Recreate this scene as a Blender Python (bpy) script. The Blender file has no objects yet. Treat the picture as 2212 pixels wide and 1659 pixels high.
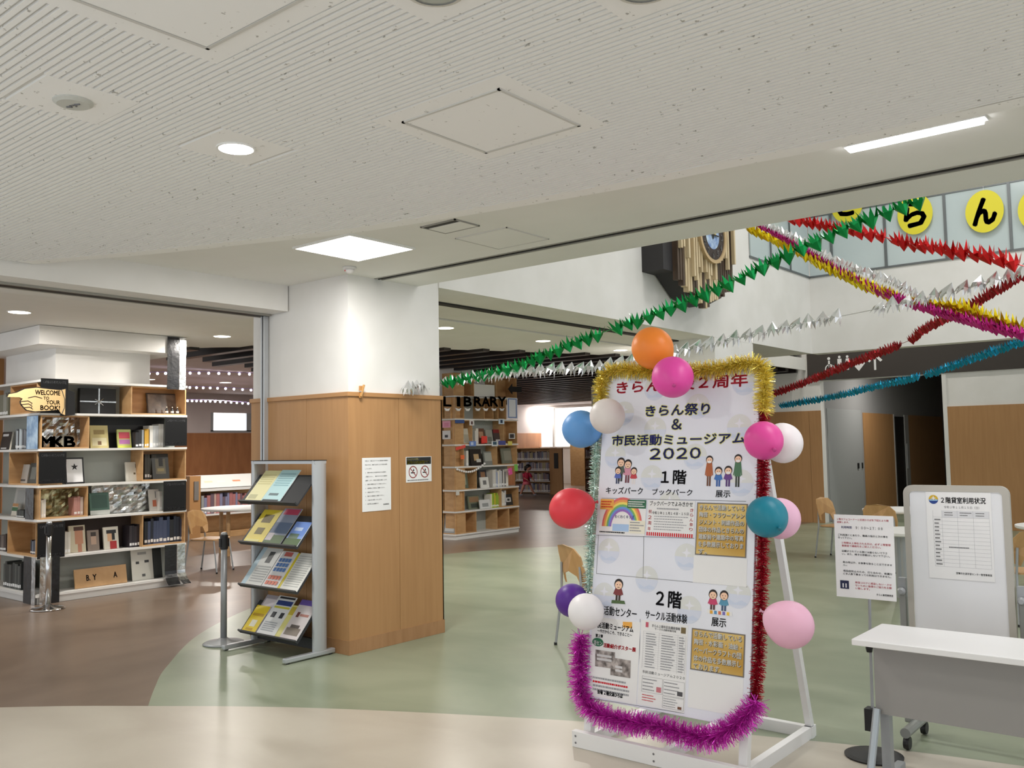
import bpy, bmesh, math, random
from mathutils import Matrix, Vector
import numpy as np
random.seed(7)
S = bpy.context.scene
COL = S.collection
# ---------------------------------------------------------------- camera
CAMZ = 1.6
FPX, IW, IH = 1950.0, 2212.0, 1659.0
YAW, PITCH, ROLL = (math.radians(a) for a in (39.3, 3.95, -0.99))
_f = Vector((-math.sin(YAW)*math.cos(PITCH), math.cos(YAW)*math.cos(PITCH), math.sin(PITCH)))
_r0 = Vector((math.cos(YAW), math.sin(YAW), 0)); _u0 = _r0.cross(_f)
_r = _r0*math.cos(ROLL) + _u0*math.sin(ROLL); _u = -_r0*math.sin(ROLL) + _u0*math.cos(ROLL)
cam_d = bpy.data.cameras.new('camera'); cam = bpy.data.objects.new('camera', cam_d); COL.objects.link(cam)
cam_d.sensor_width = 36.0; cam_d.lens = FPX/IW*36.0; cam_d.clip_end = 200
M = Matrix((( _r.x, _u.x, -_f.x, 0), (_r.y, _u.y, -_f.y, 0), (_r.z, _u.z, -_f.z, CAMZ), (0, 0, 0, 1)))
cam.matrix_world = M
S.camera = cam
# ---------------------------------------------------------------- light of the place
w = bpy.data.worlds.new('world'); S.world = w; w.use_nodes = True
w.node_tree.nodes['Background'].inputs[0].default_value = (0.93, 0.97, 1.0, 1)
w.node_tree.nodes['Background'].inputs[1].default_value = 1.2
S.view_settings.view_transform = 'Standard'; S.view_settings.look = 'None'
S.view_settings.gamma = 1.0; S.view_settings.exposure = 0.0; S.view_settings.use_curve_mapping = False
def area_lamp(name, loc, size, power, color=(1, .96, .9), rot=(0, 0, 0), sy=None):
    d = bpy.data.lights.new(name, 'AREA'); d.energy = power; d.color = color; d.size = size
    if sy: d.shape = 'RECTANGLE'; d.size_y = sy
    else: d.shape = 'DISK'
    o = bpy.data.objects.new(name, d); COL.objects.link(o); o.location = loc; o.rotation_euler = rot
    return o
# ---------------------------------------------------------------- survey: pixel of the photograph -> point on a plane of the building
C0 = Vector((0, 0, CAMZ))
def ray(x, y): return _f + _r*((x-IW/2)/FPX) - _u*((y-IH/2)/FPX)
def on(ax, v, x, y):
    d = ray(x, y); return C0 + d*((v-C0[ax])/d[ax])
def PX(x, y, v): return on(0, v, x, y)
def PY(x, y, v): return on(1, v, x, y)
def PZ(x, y, v=0.0): return on(2, v, x, y)
def frame(origin, u, v):
    u = Vector(u).normalized(); v = Vector(v).normalized(); n = u.cross(v).normalized(); o = Vector(origin)
    return Matrix(((u.x, v.x, n.x, o.x), (u.y, v.y, n.y, o.y), (u.z, v.z, n.z, o.z), (0, 0, 0, 1)))
def uv(F, x, y, off=0.0):
    n = Vector((F[0][2], F[1][2], F[2][2])); o = F.to_translation() + n*off
    d = ray(x, y); t = (o-C0).dot(n)/d.dot(n)
    p = F.inverted() @ (C0 + d*t); return (p.x, p.y)
T = Matrix.Translation
def RZ(a): return Matrix.Rotation(a, 4, 'Z')
def RX(a): return Matrix.Rotation(a, 4, 'X')
def RY(a): return Matrix.Rotation(a, 4, 'Y')
# ---------------------------------------------------------------- mesh building
class MB:
    def __init__(s): s.v = []; s.f = []; s.m = []
    def add(s, vs, fs, mi=0, M=None):
        b = len(s.v)
        for p in vs:
            p = Vector(p); s.v.append(tuple(M @ p) if M else tuple(p))
        for f in fs: s.f.append([i+b for i in f]); s.m.append(mi)
        return s
    def box(s, x0, x1, y0, y1, z0, z1, mi=0, M=None):
        vs = [(x0,y0,z0),(x1,y0,z0),(x1,y1,z0),(x0,y1,z0),(x0,y0,z1),(x1,y0,z1),(x1,y1,z1),(x0,y1,z1)]
        return s.add(vs, [(0,3,2,1),(4,5,6,7),(0,1,5,4),(1,2,6,5),(2,3,7,6),(3,0,4,7)], mi, M)
    def prism(s, pts, z0, z1, mi=0, M=None):
        n = len(pts); vs = [(x,y,z0) for x,y in pts]+[(x,y,z1) for x,y in pts]
        fs = [tuple(range(n-1,-1,-1)), tuple(range(n,2*n))]+[(i,(i+1)%n,(i+1)%n+n,i+n) for i in range(n)]
        return s.add(vs, fs, mi, M)
    def flat(s, pts, z=0.0, mi=0, M=None):
        return s.add([(x,y,z) for x,y in pts], [tuple(range(len(pts)))], mi, M)
    def rect(s, x0, y0, x1, y1, z=0.0, mi=0, M=None): return s.flat([(x0,y0),(x1,y0),(x1,y1),(x0,y1)], z, mi, M)
    def disc(s, cx, cy, rx, ry=None, z=0.0, n=24, mi=0, M=None, a0=0, a1=2*math.pi):
        ry = ry or rx; full = abs(a1-a0-2*math.pi) < 1e-6; k = n if full else n+1
        return s.flat([(cx+rx*math.cos(a0+(a1-a0)*i/n), cy+ry*math.sin(a0+(a1-a0)*i/n)) for i in range(k)], z, mi, M)
    def ring(s, cx, cy, r0, r1, z=0.0, n=28, mi=0, M=None, sy=1.0):
        vs = []
        for i in range(n):
            a = 2*math.pi*i/n; c, d = math.cos(a), math.sin(a)*sy
            vs += [(cx+r0*c, cy+r0*d, z), (cx+r1*c, cy+r1*d, z)]
        return s.add(vs, [(2*i, 2*i+1, (2*i+3)%(2*n), (2*i+2)%(2*n)) for i in range(n)], mi, M)
    def tube(s, pts, r, n=8, mi=0, M=None, caps=True):
        pts = [Vector(p) for p in pts]; rs = r if isinstance(r, (list, tuple)) else [r]*len(pts)
        vs = []; prev = None
        for i, p in enumerate(pts):
            d = (pts[min(i+1, len(pts)-1)]-pts[max(i-1, 0)]).normalized()
            a = prev if prev else (Vector((0,0,1)) if abs(d.z) < .9 else Vector((1,0,0)))
            b = d.cross(a).normalized(); a = b.cross(d).normalized(); prev = a
            for k in range(n):
                t = 2*math.pi*k/n; vs.append(p+(a*math.cos(t)+b*math.sin(t))*rs[i])
        fs = [(i*n+k, i*n+(k+1)%n, (i+1)*n+(k+1)%n, (i+1)*n+k) for i in range(len(pts)-1) for k in range(n)]
        if caps: fs += [tuple(range(n-1,-1,-1)), tuple(range((len(pts)-1)*n, len(pts)*n))]
        return s.add(vs, fs, mi, M)
    def lathe(s, prof, n=24, mi=0, M=None, caps=True):
        vs = [(r*math.cos(2*math.pi*k/n), r*math.sin(2*math.pi*k/n), z) for r, z in prof for k in range(n)]
        fs = [(i*n+k, i*n+(k+1)%n, (i+1)*n+(k+1)%n, (i+1)*n+k) for i in range(len(prof)-1) for k in range(n)]
        if caps: fs += [tuple(range(n-1,-1,-1)), tuple(range((len(prof)-1)*n, len(prof)*n))]
        return s.add(vs, fs, mi, M)
    def ball(s, c, r, n=10, m=7, mi=0, M=None, sc=(1,1,1)):
        prof = [(math.sin(math.pi*i/m), -math.cos(math.pi*i/m)) for i in range(m+1)]
        vs = [(c[0]+r*sc[0]*a*math.cos(2*math.pi*k/n), c[1]+r*sc[1]*a*math.sin(2*math.pi*k/n), c[2]+r*sc[2]*z) for a, z in prof for k in range(n)]
        return s.add(vs, [(i*n+k, i*n+(k+1)%n, (i+1)*n+(k+1)%n, (i+1)*n+k) for i in range(m) for k in range(n)], mi, M)
    def mesh(s, name, smooth=False):
        me = bpy.data.meshes.new(name); me.from_pydata(s.v, [], s.f)
        me.polygons.foreach_set('material_index', s.m)
        if smooth: me.polygons.foreach_set('use_smooth', [True]*len(s.f))
        me.update(); return me
def link(name, me, mats, parent=None, M=None, bevel=0, smooth_angle=None):
    o = bpy.data.objects.new(name, me); COL.objects.link(o)
    if not isinstance(mats, (list, tuple)): mats = [mats]
    if len(me.materials) == 0:
        for m in mats: me.materials.append(m)
    if parent: o.parent = parent
    if M is not None: o.matrix_local = M
    if bevel:
        b = o.modifiers.new('bevel', 'BEVEL'); b.width = bevel; b.segments = 2; b.limit_method = 'ANGLE'
    return o
def part(name, mb, mats, parent=None, smooth=False, bevel=0, M=None):
    return link(name, mb.mesh(name, smooth), mats, parent, M, bevel)
def tag(o, label, cat, group=None):
    o['label'] = label; o['category'] = cat
    if group: o['group'] = group
    return o
def thing(name, label, cat, M=None, group=None):
    o = bpy.data.objects.new(name, None); COL.objects.link(o); o.empty_display_size = .1
    if M is not None: o.matrix_world = M if isinstance(M, Matrix) else T(Vector(M))
    return tag(o, label, cat, group)
def struct(name, mb, mats, label=None, parent=None, smooth=False, bevel=0):
    o = part(name, mb, mats, parent, smooth, bevel)
    if parent is None:
        o['kind'] = 'structure'
        if label: o['label'] = label
    return o
def copy_tree(o, M, label=None, group=None, parent=None):
    c = o.copy(); COL.objects.link(c); c.parent = parent
    if parent is None: c.matrix_world = M
    if label: c['label'] = label
    if group: c['group'] = group
    for ch in list(o.children): copy_tree(ch, None, parent=c)
    return c
# ---------------------------------------------------------------- lettering (built-in font), fitted into a box of a surface
TEXTS = []
def text(F, s, ll, ur, m, parent, off=.001, bold=0.0, name='lettering', px=True, spacing=1.0):
    a = uv(F, *ll) if px else ll; b = uv(F, *ur) if px else ur
    c = bpy.data.curves.new(name, 'FONT'); c.body = s; c.size = 1.0; c.resolution_u = 2; c.space_character = spacing
    o = bpy.data.objects.new('tmp_text', c); COL.objects.link(o)
    TEXTS.append((o, F, a, b, m, parent, off, name, bold))
def flush_text():
    bpy.context.view_layer.update(); dg = bpy.context.evaluated_depsgraph_get()
    for o, F, a, b, m, parent, off, name, bold in TEXTS:
        me = bpy.data.meshes.new_from_object(o.evaluated_get(dg)); me.name = name
        c = o.data; bpy.data.objects.remove(o); bpy.data.curves.remove(c)
        n = len(me.vertices)
        if n == 0: continue
        co = np.empty(n*3, dtype=np.float32); me.vertices.foreach_get('co', co); co = co.reshape(-1, 3)
        lo, hi = co.min(0), co.max(0); sz = np.maximum(hi-lo, 1e-6)
        q = np.zeros_like(co); q[:,0] = a[0]+(co[:,0]-lo[0])/sz[0]*(b[0]-a[0]); q[:,1] = a[1]+(co[:,1]-lo[1])/sz[1]*(b[1]-a[1]); q[:,2] = off
        P = np.array(parent.matrix_world.inverted() @ F) if parent else np.array(F)
        q = q @ P[:3,:3].T + P[:3,3]
        me.vertices.foreach_set('co', q.astype(np.float32).ravel()); me.materials.clear(); me.materials.append(m); me.update()
        if bold > .004:      # heavier strokes: the same outline laid down again a little to each side
            e = abs(b[1]-a[1])*bold*1.1; U, V = P[:3,0], P[:3,1]
            sh = [(-1,0),(1,0),(0,1),(0,-1)] if bold < .03 else [(math.cos(k*math.pi/4), math.sin(k*math.pi/4)) for k in range(8)]
            src = me; bm = bmesh.new(); bm.from_mesh(src); base = src.copy()
            for dx, dy in sh:
                t2 = base.copy(); q2 = q + U*dx*e + V*dy*e; t2.vertices.foreach_set('co', q2.astype(np.float32).ravel()); bm.from_mesh(t2); bpy.data.meshes.remove(t2)
            bm.to_mesh(me); bm.free(); bpy.data.meshes.remove(base); me.update()
        ob = bpy.data.objects.new(name, me); COL.objects.link(ob); ob.parent = parent
# ---------------------------------------------------------------- materials
def lin(c): return tuple(((x/255)/12.92 if x/255 <= .04045 else ((x/255+.055)/1.055)**2.4) for x in c)
_mc = {}
def col(rgb, rough=.6, metal=0.0, spec=.5, emit=0.0, name=None, trans=0.0, alpha=1.0, coat=0.0):
    k = (tuple(rgb), rough, metal, spec, emit, trans, alpha, coat)
    if k in _mc: return _mc[k]
    m = bpy.data.materials.new(name or 'paint_%02x%02x%02x' % tuple(int(v) for v in rgb)); m.use_nodes = True
    b = m.node_tree.nodes['Principled BSDF']; b.inputs['Base Color'].default_value = (*lin(rgb), 1)
    b.inputs['Roughness'].default_value = rough; b.inputs['Metallic'].default_value = metal; b.inputs['Specular IOR Level'].default_value = spec
    b.inputs['Transmission Weight'].default_value = trans; b.inputs['Alpha'].default_value = alpha; b.inputs['Coat Weight'].default_value = coat
    if emit: b.inputs['Emission Color'].default_value = (*lin(rgb), 1); b.inputs['Emission Strength'].default_value = emit
    _mc[k] = m; return m
def noisy(name, c0, c1, scale=(1,1,1), nscale=4.0, rough=.5, detail=6, bump=0.0, lo=.35, hi=.65, spec=.5, metal=0.0, bscale=None, dist=0.0):
    m = bpy.data.materials.new(name); m.use_nodes = True; nt = m.node_tree; N = nt.nodes; L = nt.links
    b = N['Principled BSDF']; tc = N.new('ShaderNodeTexCoord'); mp = N.new('ShaderNodeMapping'); mp.inputs['Scale'].default_value = scale
    no = N.new('ShaderNodeTexNoise'); no.inputs['Scale'].default_value = nscale; no.inputs['Detail'].default_value = detail; no.inputs['Distortion'].default_value = dist
    cr = N.new('ShaderNodeValToRGB'); e = cr.color_ramp.elements
    e[0].position = lo; e[1].position = hi; e[0].color = (*lin(c0), 1); e[1].color = (*lin(c1), 1)
    L.new(tc.outputs['Object'], mp.inputs['Vector']); L.new(mp.outputs['Vector'], no.inputs['Vector'])
    L.new(no.outputs['Fac'], cr.inputs['Fac']); L.new(cr.outputs['Color'], b.inputs['Base Color'])
    b.inputs['Roughness'].default_value = rough; b.inputs['Specular IOR Level'].default_value = spec; b.inputs['Metallic'].default_value = metal
    if bump:
        bp = N.new('ShaderNodeBump'); bp.inputs['Strength'].default_value = bump; bp.inputs['Distance'].default_value = .01
        if bscale:
            n2 = N.new('ShaderNodeTexNoise'); n2.inputs['Scale'].default_value = bscale; L.new(mp.outputs['Vector'], n2.inputs['Vector']); L.new(n2.outputs['Fac'], bp.inputs['Height'])
        else: L.new(no.outputs['Fac'], bp.inputs['Height'])
        L.new(bp.outputs['Normal'], b.inputs['Normal'])
    return m
m_white = noisy('white_plaster', (226,224,220), (233,231,228), nscale=2, rough=.75, spec=.3)
m_ceil = noisy('ceiling_paint', (230,229,224), (235,234,230), nscale=1.5, rough=.9, spec=.2)
m_board = noisy('speckled_ceiling_board', (180,177,170), (243,242,239), nscale=38, detail=3, rough=.95, lo=.27, hi=.325, spec=.1)
m_groove = col((216,214,209), .95, spec=.1, name='ceiling_groove')
m_fgreen = noisy('green_vinyl_floor', (132,142,120), (152,160,138), scale=(1,1.5,1), nscale=1.0, rough=.3, detail=7, dist=.6, spec=.45)
m_fbrown = noisy('brown_vinyl_floor', (112,95,81), (130,112,97), scale=(1.6,1,1), nscale=.9, rough=.3, detail=7, dist=.6, spec=.45)
m_fbeige = noisy('beige_vinyl_floor', (180,172,158), (194,187,173), scale=(1,1.6,1), nscale=1.2, rough=.32, detail=7, dist=.5, spec=.45)
m_wood = noisy('beech_panel', (173,130,86), (180,137,92), scale=(9,9,.55), nscale=3, rough=.5, detail=8, spec=.35)
m_woodbase = noisy('beech_baseboard', (160,118,78), (172,130,90), scale=(5,5,1), nscale=3, rough=.55)
m_woodtrim = col((178,132,84), .5, name='beech_trim')
m_ply = noisy('shelf_plywood', (184,144,98), (198,158,112), scale=(2,2,6), nscale=3, rough=.5)
m_woodwall = noisy('brown_wood_wall', (150,98,60), (166,112,70), scale=(2,2,.5), nscale=3, rough=.5)
m_beam = noisy('dark_beam', (22,15,12), (36,25,20), scale=(.5,6,6), nscale=3, rough=.32)
m_dark = col((30,28,27), .6, name='dark_slot')
m_alu = col((186,189,192), .38, .55, name='brushed_aluminium')
m_greyalu = col((164,167,170), .4, .35, name='grey_metal_tube')
m_chrome = col((215,215,215), .12, 1.0, name='chrome')
m_black = col((20,20,22), .5, name='black_matte')
m_shelfwhite = col((228,227,224), .45, name='white_shelf_board')
m_greyback = col((158,162,156), .7, name='grey_back_panel')
m_paper = col((238,238,238), .8, spec=.2, name='white_paper')
m_ink = col((34,34,38), .8, spec=.1, name='black_ink')
m_grey = col((120,120,122), .8, spec=.1, name='grey_ink')
m_red = col((205,40,52), .8, spec=.1, name='red_ink')
m_lamp = col((255,252,246), .5, emit=14.0, name='lamp_diffuser')
m_lampdim = col((255,244,226), .5, emit=9.0, name='lamp_diffuser_warm')
m_bookpage = col((232,226,212), .9, name='book_pages')
m_foil = noisy('silver_foil', (170,172,172), (225,226,226), nscale=14, rough=.22, metal=1.0, bump=.6)
m_foilblack = noisy('black_foil', (8,8,9), (26,26,30), nscale=14, rough=.25, bump=.4)
m_bandbrown = col((62,56,52), .7, name='dark_sign_band')
m_glass = col((205,218,220), .12, name='frosted_glass', trans=0.0, alpha=.72, spec=.6)
m_silverpl = col((180,176,167), .4, .1, name='whiteboard_rim')
# ================================================================ STRUCTURE
ZC, ZG = 3.0, 2.88            # smooth ceiling, grooved ceiling
PXA, PXB, PYA, PYB = -6.83, -5.53, 4.704, 5.77   # pillar
def spline(pts, n=12):
    out = []
    P = [Vector(p) for p in pts]; P = [P[0]*2-P[1]]+P+[P[-1]*2-P[-2]]
    for i in range(1, len(P)-2):
        a, b, c, d = P[i-1:i+3]
        for k in range(n):
            t = k/n
            out.append(.5*((2*b)+(c-a)*t+(2*a-5*b+4*c-d)*t*t+(3*b-a-3*c+d)*t**3))
    out.append(P[-2]); return out
# floor: brown vinyl with a green and a beige field inlaid
fl = struct('floor', MB().box(-34, 7, -1.2, 34, -.2, -.002), m_fbrown, 'mottled brown vinyl floor of the library')
bnd = [(-9.5,-1.1),(-7.6,1.2),(-6.26,2.455),(-5.496,3.047),(-4.552,3.667),(-3.127,4.378),(-2.043,4.79),(-.959,5.065),(1.5,5.4),(7,5.6)]
bl = [(p.x, p.y) for p in spline([(x,y,0) for x,y in bnd])]
gr = [(p.x, p.y) for p in spline([(-5.3,2.9,0),(-5.9,3.3,0),(-6.388,3.666,0),(-7.266,4.475,0),(-8.033,5.55,0),(-8.75,7.0,0),(-9.3,8.5,0),(-9.5,9.9,0),(-9.1,11.0,0),(-8.331,12.02,0),(-7.4,12.9,0),(-6.9,13.8,0)])]
o = part('green_floor_field', MB().prism(gr+[(-6.83,17.6),(-6.5,30),(7,30),(7,2.5)], -.1, -.001), m_fgreen, fl); o['label'] = 'mottled green vinyl field of the floor'
o = part('beige_floor_field', MB().prism(bl+[(7,-1.2),(-9.5,-1.2)], -.1, 0), m_fbeige, fl); o['label'] = 'pale beige vinyl field of the floor'
# lobby ceiling: smooth plane with a dropped grooved board field
ce = struct('ceiling', MB().box(PXA+.5, 7, -7, 5.0, ZC, 3.5).box(PXA+.5, 7, 5.07, 5.5, ZC, 3.5).box(PXA+.5, 7, 5.0, 5.07, ZC+.05, 3.5), m_ceil, 'off-white lobby ceiling')
part('track_slot', MB().box(PXB, 7, 5.005, 5.065, ZC+.03, ZC+.049).box(PXB, 7, 5.028, 5.042, ZC-.004, ZC+.03), m_dark, ce)
part('track_edge', MB().box(PXB, 7, 4.985, 5.004, ZC-.004, ZC+.01).box(PXB, 7, 5.066, 5.085, ZC-.004, ZC+.01), col((150,148,140), .5), ce)
cpx = [(0,575),(180,562),(362,546),(570,524),(780,501),(1090,452),(1400,398),(1580,362),(1900,300),(2212,229)]
cv = [PZ(x, y, ZG) for x, y in cpx]
cvx = [(-8.2,.9),(-7.3,1.9)]+[(p.x,p.y) for p in cv if p.x > -6.6]+[(1.0,3.93),(4,3.8),(7,3.5)]
cc = [(p.x,p.y) for p in spline([(x,y,0) for x,y in cvx], 8)]
cc = [p for p in cc if p[0] > -6.32]
part('board_field', MB().prism([(7,-7),(7,cc[-1][1])]+cc[::-1]+[(-6.32,cc[0][1]),(-6.32,-7)], ZG+.009, ZC), m_groove, ce)
rim = MB()
STRIP = .11
for (x0,y0),(x1,y1) in zip(cc[:-1], cc[1:]):
    rim.add([(x0,y0-STRIP,ZG),(x1,y1-STRIP,ZG),(x1,y1,ZG),(x0,y0,ZG),(x0,y0-STRIP,ZG+.01),(x1,y1-STRIP,ZG+.01),(x1,y1,ZG+.01),(x0,y0,ZG+.01)], [(0,3,2,1),(0,1,5,4),(2,3,7,6)])
part('curved_rim_strip', rim, m_board, ce)
def sq(c, h): return (c[0]-h, c[0]+h, c[1]-h, c[1]+h)
dlp = PZ(510,320,ZG); spk = PZ(158,219,ZG); apc = (sum(PZ(*p,ZG).x for p in ((866,263),(1078,188),(1255,268),(1052,330)))/4, sum(PZ(*p,ZG).y for p in ((866,263),(1078,188),(1255,268),(1052,330)))/4)
pb = PZ(450,104,ZG); r1 = PZ(940,-22,ZG); r2 = PZ(1392,-28,ZG)
APH = .252
ap2 = (pb.x+APH, pb.y-APH)
patches = [sq(dlp,.165), sq(spk,.165), sq(apc,.335), sq(ap2,.335), sq(r1,.15), sq(r2,.15), sq((dlp.x,.45),.165), sq((dlp.x+2.7,.9),.165), sq((1.4,2.3),.165)]
ridges = MB(); PITCHR, RW = .0285, .0175
xs_c = [p[0] for p in cc]; ys_c = [p[1] for p in cc]
y = -2.0
while y < max(ys_c):
    a, b = y, y+RW; xmin = None
    for (x0,y0),(x1,y1) in zip(cc[:-1], cc[1:]):
        if y1-STRIP > b:
            xmin = x0 if y0-STRIP > b else x0+(x1-x0)*(b-y0+STRIP)/(y1-y0); break
    if xmin is None: y += PITCHR; continue
    segs = [(xmin, 3.5)]
    for (x0,x1,y0,y1) in patches:
        if b > y0 and a < y1:
            ns = []
            for s0, s1 in segs:
                if x1 <= s0 or x0 >= s1: ns.append((s0, s1)); continue
                if x0 > s0: ns.append((s0, x0))
                if x1 < s1: ns.append((x1, s1))
            segs = ns
    for s0, s1 in segs:
        ridges.add([(s0,a,ZG),(s1,a,ZG),(s1,b,ZG),(s0,b,ZG),(s0,a,ZG+.01),(s1,a,ZG+.01),(s1,b,ZG+.01),(s0,b,ZG+.01)], [(0,3,2,1),(0,1,5,4),(2,3,7,6),(1,2,6,5),(3,0,4,7)])
    y += PITCHR
o = part('grooved_board_ridges', ridges, m_board, ce); o['kind'] = 'stuff'
for (x0,x1,y0,y1) in patches:
    part('flat_board_patch', MB().box(x0,x1,y0,y1,ZG-.0005,ZG+.011), m_board, ce)
def hatch(c, h, name, label, z=ZG, w=.012, m=m_board):
    t = thing(name, label, 'ceiling hatch', (c[0], c[1], z))
    fr = MB()
    for a in range(4):
        R = RZ(a*math.pi/2); fr.box(-h, h, -h, -h+w, -.006, .004, M=R)
    part('frame', fr, col((206,204,198), .5), t)
    part('panel', MB().box(-h+w+.003, h-w-.003, -h+w+.003, h-w-.003, -.004, .006), m, t)
    return t
hatch(apc, APH, 'ceiling_access_hatch', 'square speckled access hatch in middle of the grooved ceiling', ZG-.001)
hatch(ap2, APH, 'ceiling_access_hatch', 'large speckled access hatch cut off by top edge of the picture', ZG-.001)
h2 = [PZ(*p,ZC) for p in ((985,516),(1090,490),(1185,514),(1080,537))]
hatch((sum(p.x for p in h2)/4, sum(p.y for p in h2)/4), .225, 'ceiling_access_hatch', 'plain white access hatch in the smooth ceiling near the track slot', ZC-.001, .007, m_ceil)
h1 = PZ(972,488,ZC)
t = thing('ceiling_vent', 'small ceiling vent hatch with dark open edge beside square lamp', 'vent', (h1.x, h1.y, ZC-.002))
part('frame', MB().box(-.15,.15,-.115,-.105,-.006,.004).box(-.15,.15,.105,.115,-.006,.004).box(-.15,-.14,-.115,.115,-.006,.004).box(.14,.15,-.115,.115,-.006,.004), col((150,148,142), .5), t)
part('slot', MB().box(-.14,.14,-.105,-.055,-.003,.003), m_dark, t)
part('flap', MB().box(-.138,.138,-.05,.103,-.005,.003), m_ceil, t)
# pillar
pi = struct('wall_pillar', MB().box(PXA+.012, PXB-.012, PYA+.012, PYB-.012, 0, 6.2), m_white, 'white square pillar with beech panelling on its lower part')
ZW = 2.02
for (x0, x1) in ((PXA, -6.058), (-6.054, PXB)):
    part('wood_panel', MB().box(x0, x1-(0 if x1 == PXB else 0), PYA, PYA+.012, .11, ZW), m_wood, pi)
for (y0, y1) in ((PYA+.0125, 5.247), (5.251, PYB)):
    part('wood_panel', MB().box(PXB-.012, PXB, y0, y1, .11, ZW), m_wood, pi)
part('wood_panel', MB().box(PXA, PXB, PYB-.012, PYB, .11, ZW), m_wood, pi)
part('wood_panel', MB().box(PXA, PXA+.012, PYA+.0125, PYB-.0125, .11, ZW), m_wood, pi)
part('top_trim', MB().box(PXA-.012, PXB+.012, PYA-.012, PYB+.012, ZW, ZW+.035), m_woodtrim, pi, bevel=.003)
part('baseboard', MB().box(PXA-.004, PXB+.004, PYA-.004, PYB+.004, 0, .11), m_woodbase, pi)
# header over the left opening with its shutter track and guide rail
hd = struct('wall_header', MB().box(-6.95, -6.305, -6, PYA, 2.78, 3.2), m_white, 'white header beam over opening to library')
part('track_slot', MB().box(-6.66, -6.56, -6, PYA-.01, 2.766, 2.779), m_dark, hd)
part('track_edge', MB().box(-6.69, -6.661, -6, PYA-.01, 2.764, 2.779).box(-6.559, -6.53, -6, PYA-.01, 2.764, 2.779), col((150,148,140), .5), hd)
gx = -6.61
tr = thing('shutter_guide_rail', 'slim vertical metal shutter rail on left side of the beech pillar', 'rail', (gx, PYA-.02, 0))
part('rail', MB().box(-.028,-.01,-.02,.02,0,2.765).box(.01,.028,-.02,.02,0,2.765), m_alu, tr)
part('slot', MB().box(-.01,.01,0,.015,0,2.765), m_dark, tr)
# library ceiling and what hangs beyond it
arc = [(p.x,p.y) for p in spline([(-14.5,4.6,0),(-12.6,5.7,0),(-11.174,6.678,0),(-10.518,7.243,0),(-8.976,9.341,0),(-7.646,12.407,0),(-7.0,14.5,0),(-6.85,17.6,0)])]
lc = struct('ceiling', MB().prism([(-14.5,-6),(-6.95,-6)][::1]+[(-6.83,17.6)]+arc[::-1], ZC+.01, 3.25), m_ceil, 'white ceiling of the library entrance')
struct('ceiling', MB().box(-34, -6.9, 3.0, 34, 3.32, 3.5), noisy('far_ceiling', (196,184,180), (206,196,194), nscale=1, rough=.8), 'pale ceiling over the library')
def stepx(yk):     # left ends of the dark beams
    return -12.4 - (yk-6.9)*.42
infill = MB(); k = 0; yk = 6.6
while yk < 23.5:
    x0 = stepx(yk) + (0 if k % 2 else .35)
    x1 = -6.95
    for (ax, ay), (bx, by) in zip(arc[:-1], arc[1:]):
        if ay <= yk <= by: x1 = ax+(bx-ax)*(yk-ay)/(by-ay)+.3; break
    if yk > 12: x1 = -7.0
    b = part('ceiling_beam', MB().box(x0-Vector((0,0)).x, x1, yk, yk+.14, 2.97, 3.3), m_beam)
    b['kind'] = 'structure'; b['label'] = 'dark wooden ceiling beam over the library'
    infill.box(x0+.25, x1, yk+.1, yk+.56, 3.24, 3.3)
    k += 1; yk += .52
struct('ceiling', infill, m_beam, 'dark recessed ceiling between the wooden beams')
# atrium: upper side wall, second pier, back wall, glass balcony
sw = struct('wall_side', MB().box(PXA, PXB, PYB-.012, 12.25, 3.02, 6.2).box(PXA, PXB, 12.25, 14.55, 3.03, 4.28), m_white, 'tall white side wall of the atrium over the library opening')
part('track_slot', MB().box(-6.16, -6.06, PYB, 11.05, 3.004, 3.019), m_dark, sw)
pr = struct('wall_pier', MB().box(PXA+.012, PXB-.002, 11.07, 12.28, 0, 3.02), m_white, 'white pier with beech panelling behind the festival board')
for yy0, yy1 in ((11.07-.012, 11.07),): part('wood_panel', MB().box(PXA, PXB, yy0, yy1, .1, 2.05), m_wood, pr)
part('wood_panel', MB().box(PXB-.002, PXB+.01, 11.058, 12.28, .1, 2.05), m_wood, pr)
bk = struct('wall_atrium', MB().box(PXB, 6, 14.55, 14.8, 3.03, 4.28), m_white, 'white balcony front on far side of the atrium')
part('balcony_rail', MB().box(PXB, 6, 14.53, 14.57, 4.28, 4.31).box(PXB-.02, PXB+.02, 12.25, 14.55, 4.28, 4.31), col((120,124,126), .4, .6), bk)
gl = thing('glass_balustrade', 'frosted glass balcony screen with grey metal mullions above the atrium', 'balustrade', (PXB, 14.55, 4.3))
ys = [-2.28, -1.55, -.8]
for a, b in zip(ys, ys[1:]+[0]): part('pane', MB().box(-.01,.01,a+.02,b-.02,.01,2.0), m_glass, gl)
for a in ys[1:]: part('mullion', MB().box(-.025,.025,a-.02,a+.02,0,2.0), col((118,122,124), .4, .6), gl)
px_m = [PY(x, 500, 14.55).x-PXB for x in (1795, 1912, 2043, 2184)]
xm = [0]+px_m+[px_m[-1]+1.15*(i+1) for i in range(3)]
for a, b in zip(xm, xm[1:]):
    part('pane', MB().box(a+.02,b-.02,-.01,.01,.01,.98), m_glass, gl); part('pane', MB().box(a+.02,b-.02,-.01,.01,1.02,2.0), m_glass, gl)
for a in px_m+xm[5:]: part('mullion', MB().box(a-.02,a+.02,-.025,.025,0,2.0), col((118,122,124), .4, .6), gl)
part('rail', MB().box(0,xm[-1],-.02,.02,.98,1.02), col((118,122,124), .4, .6), gl)
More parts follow.
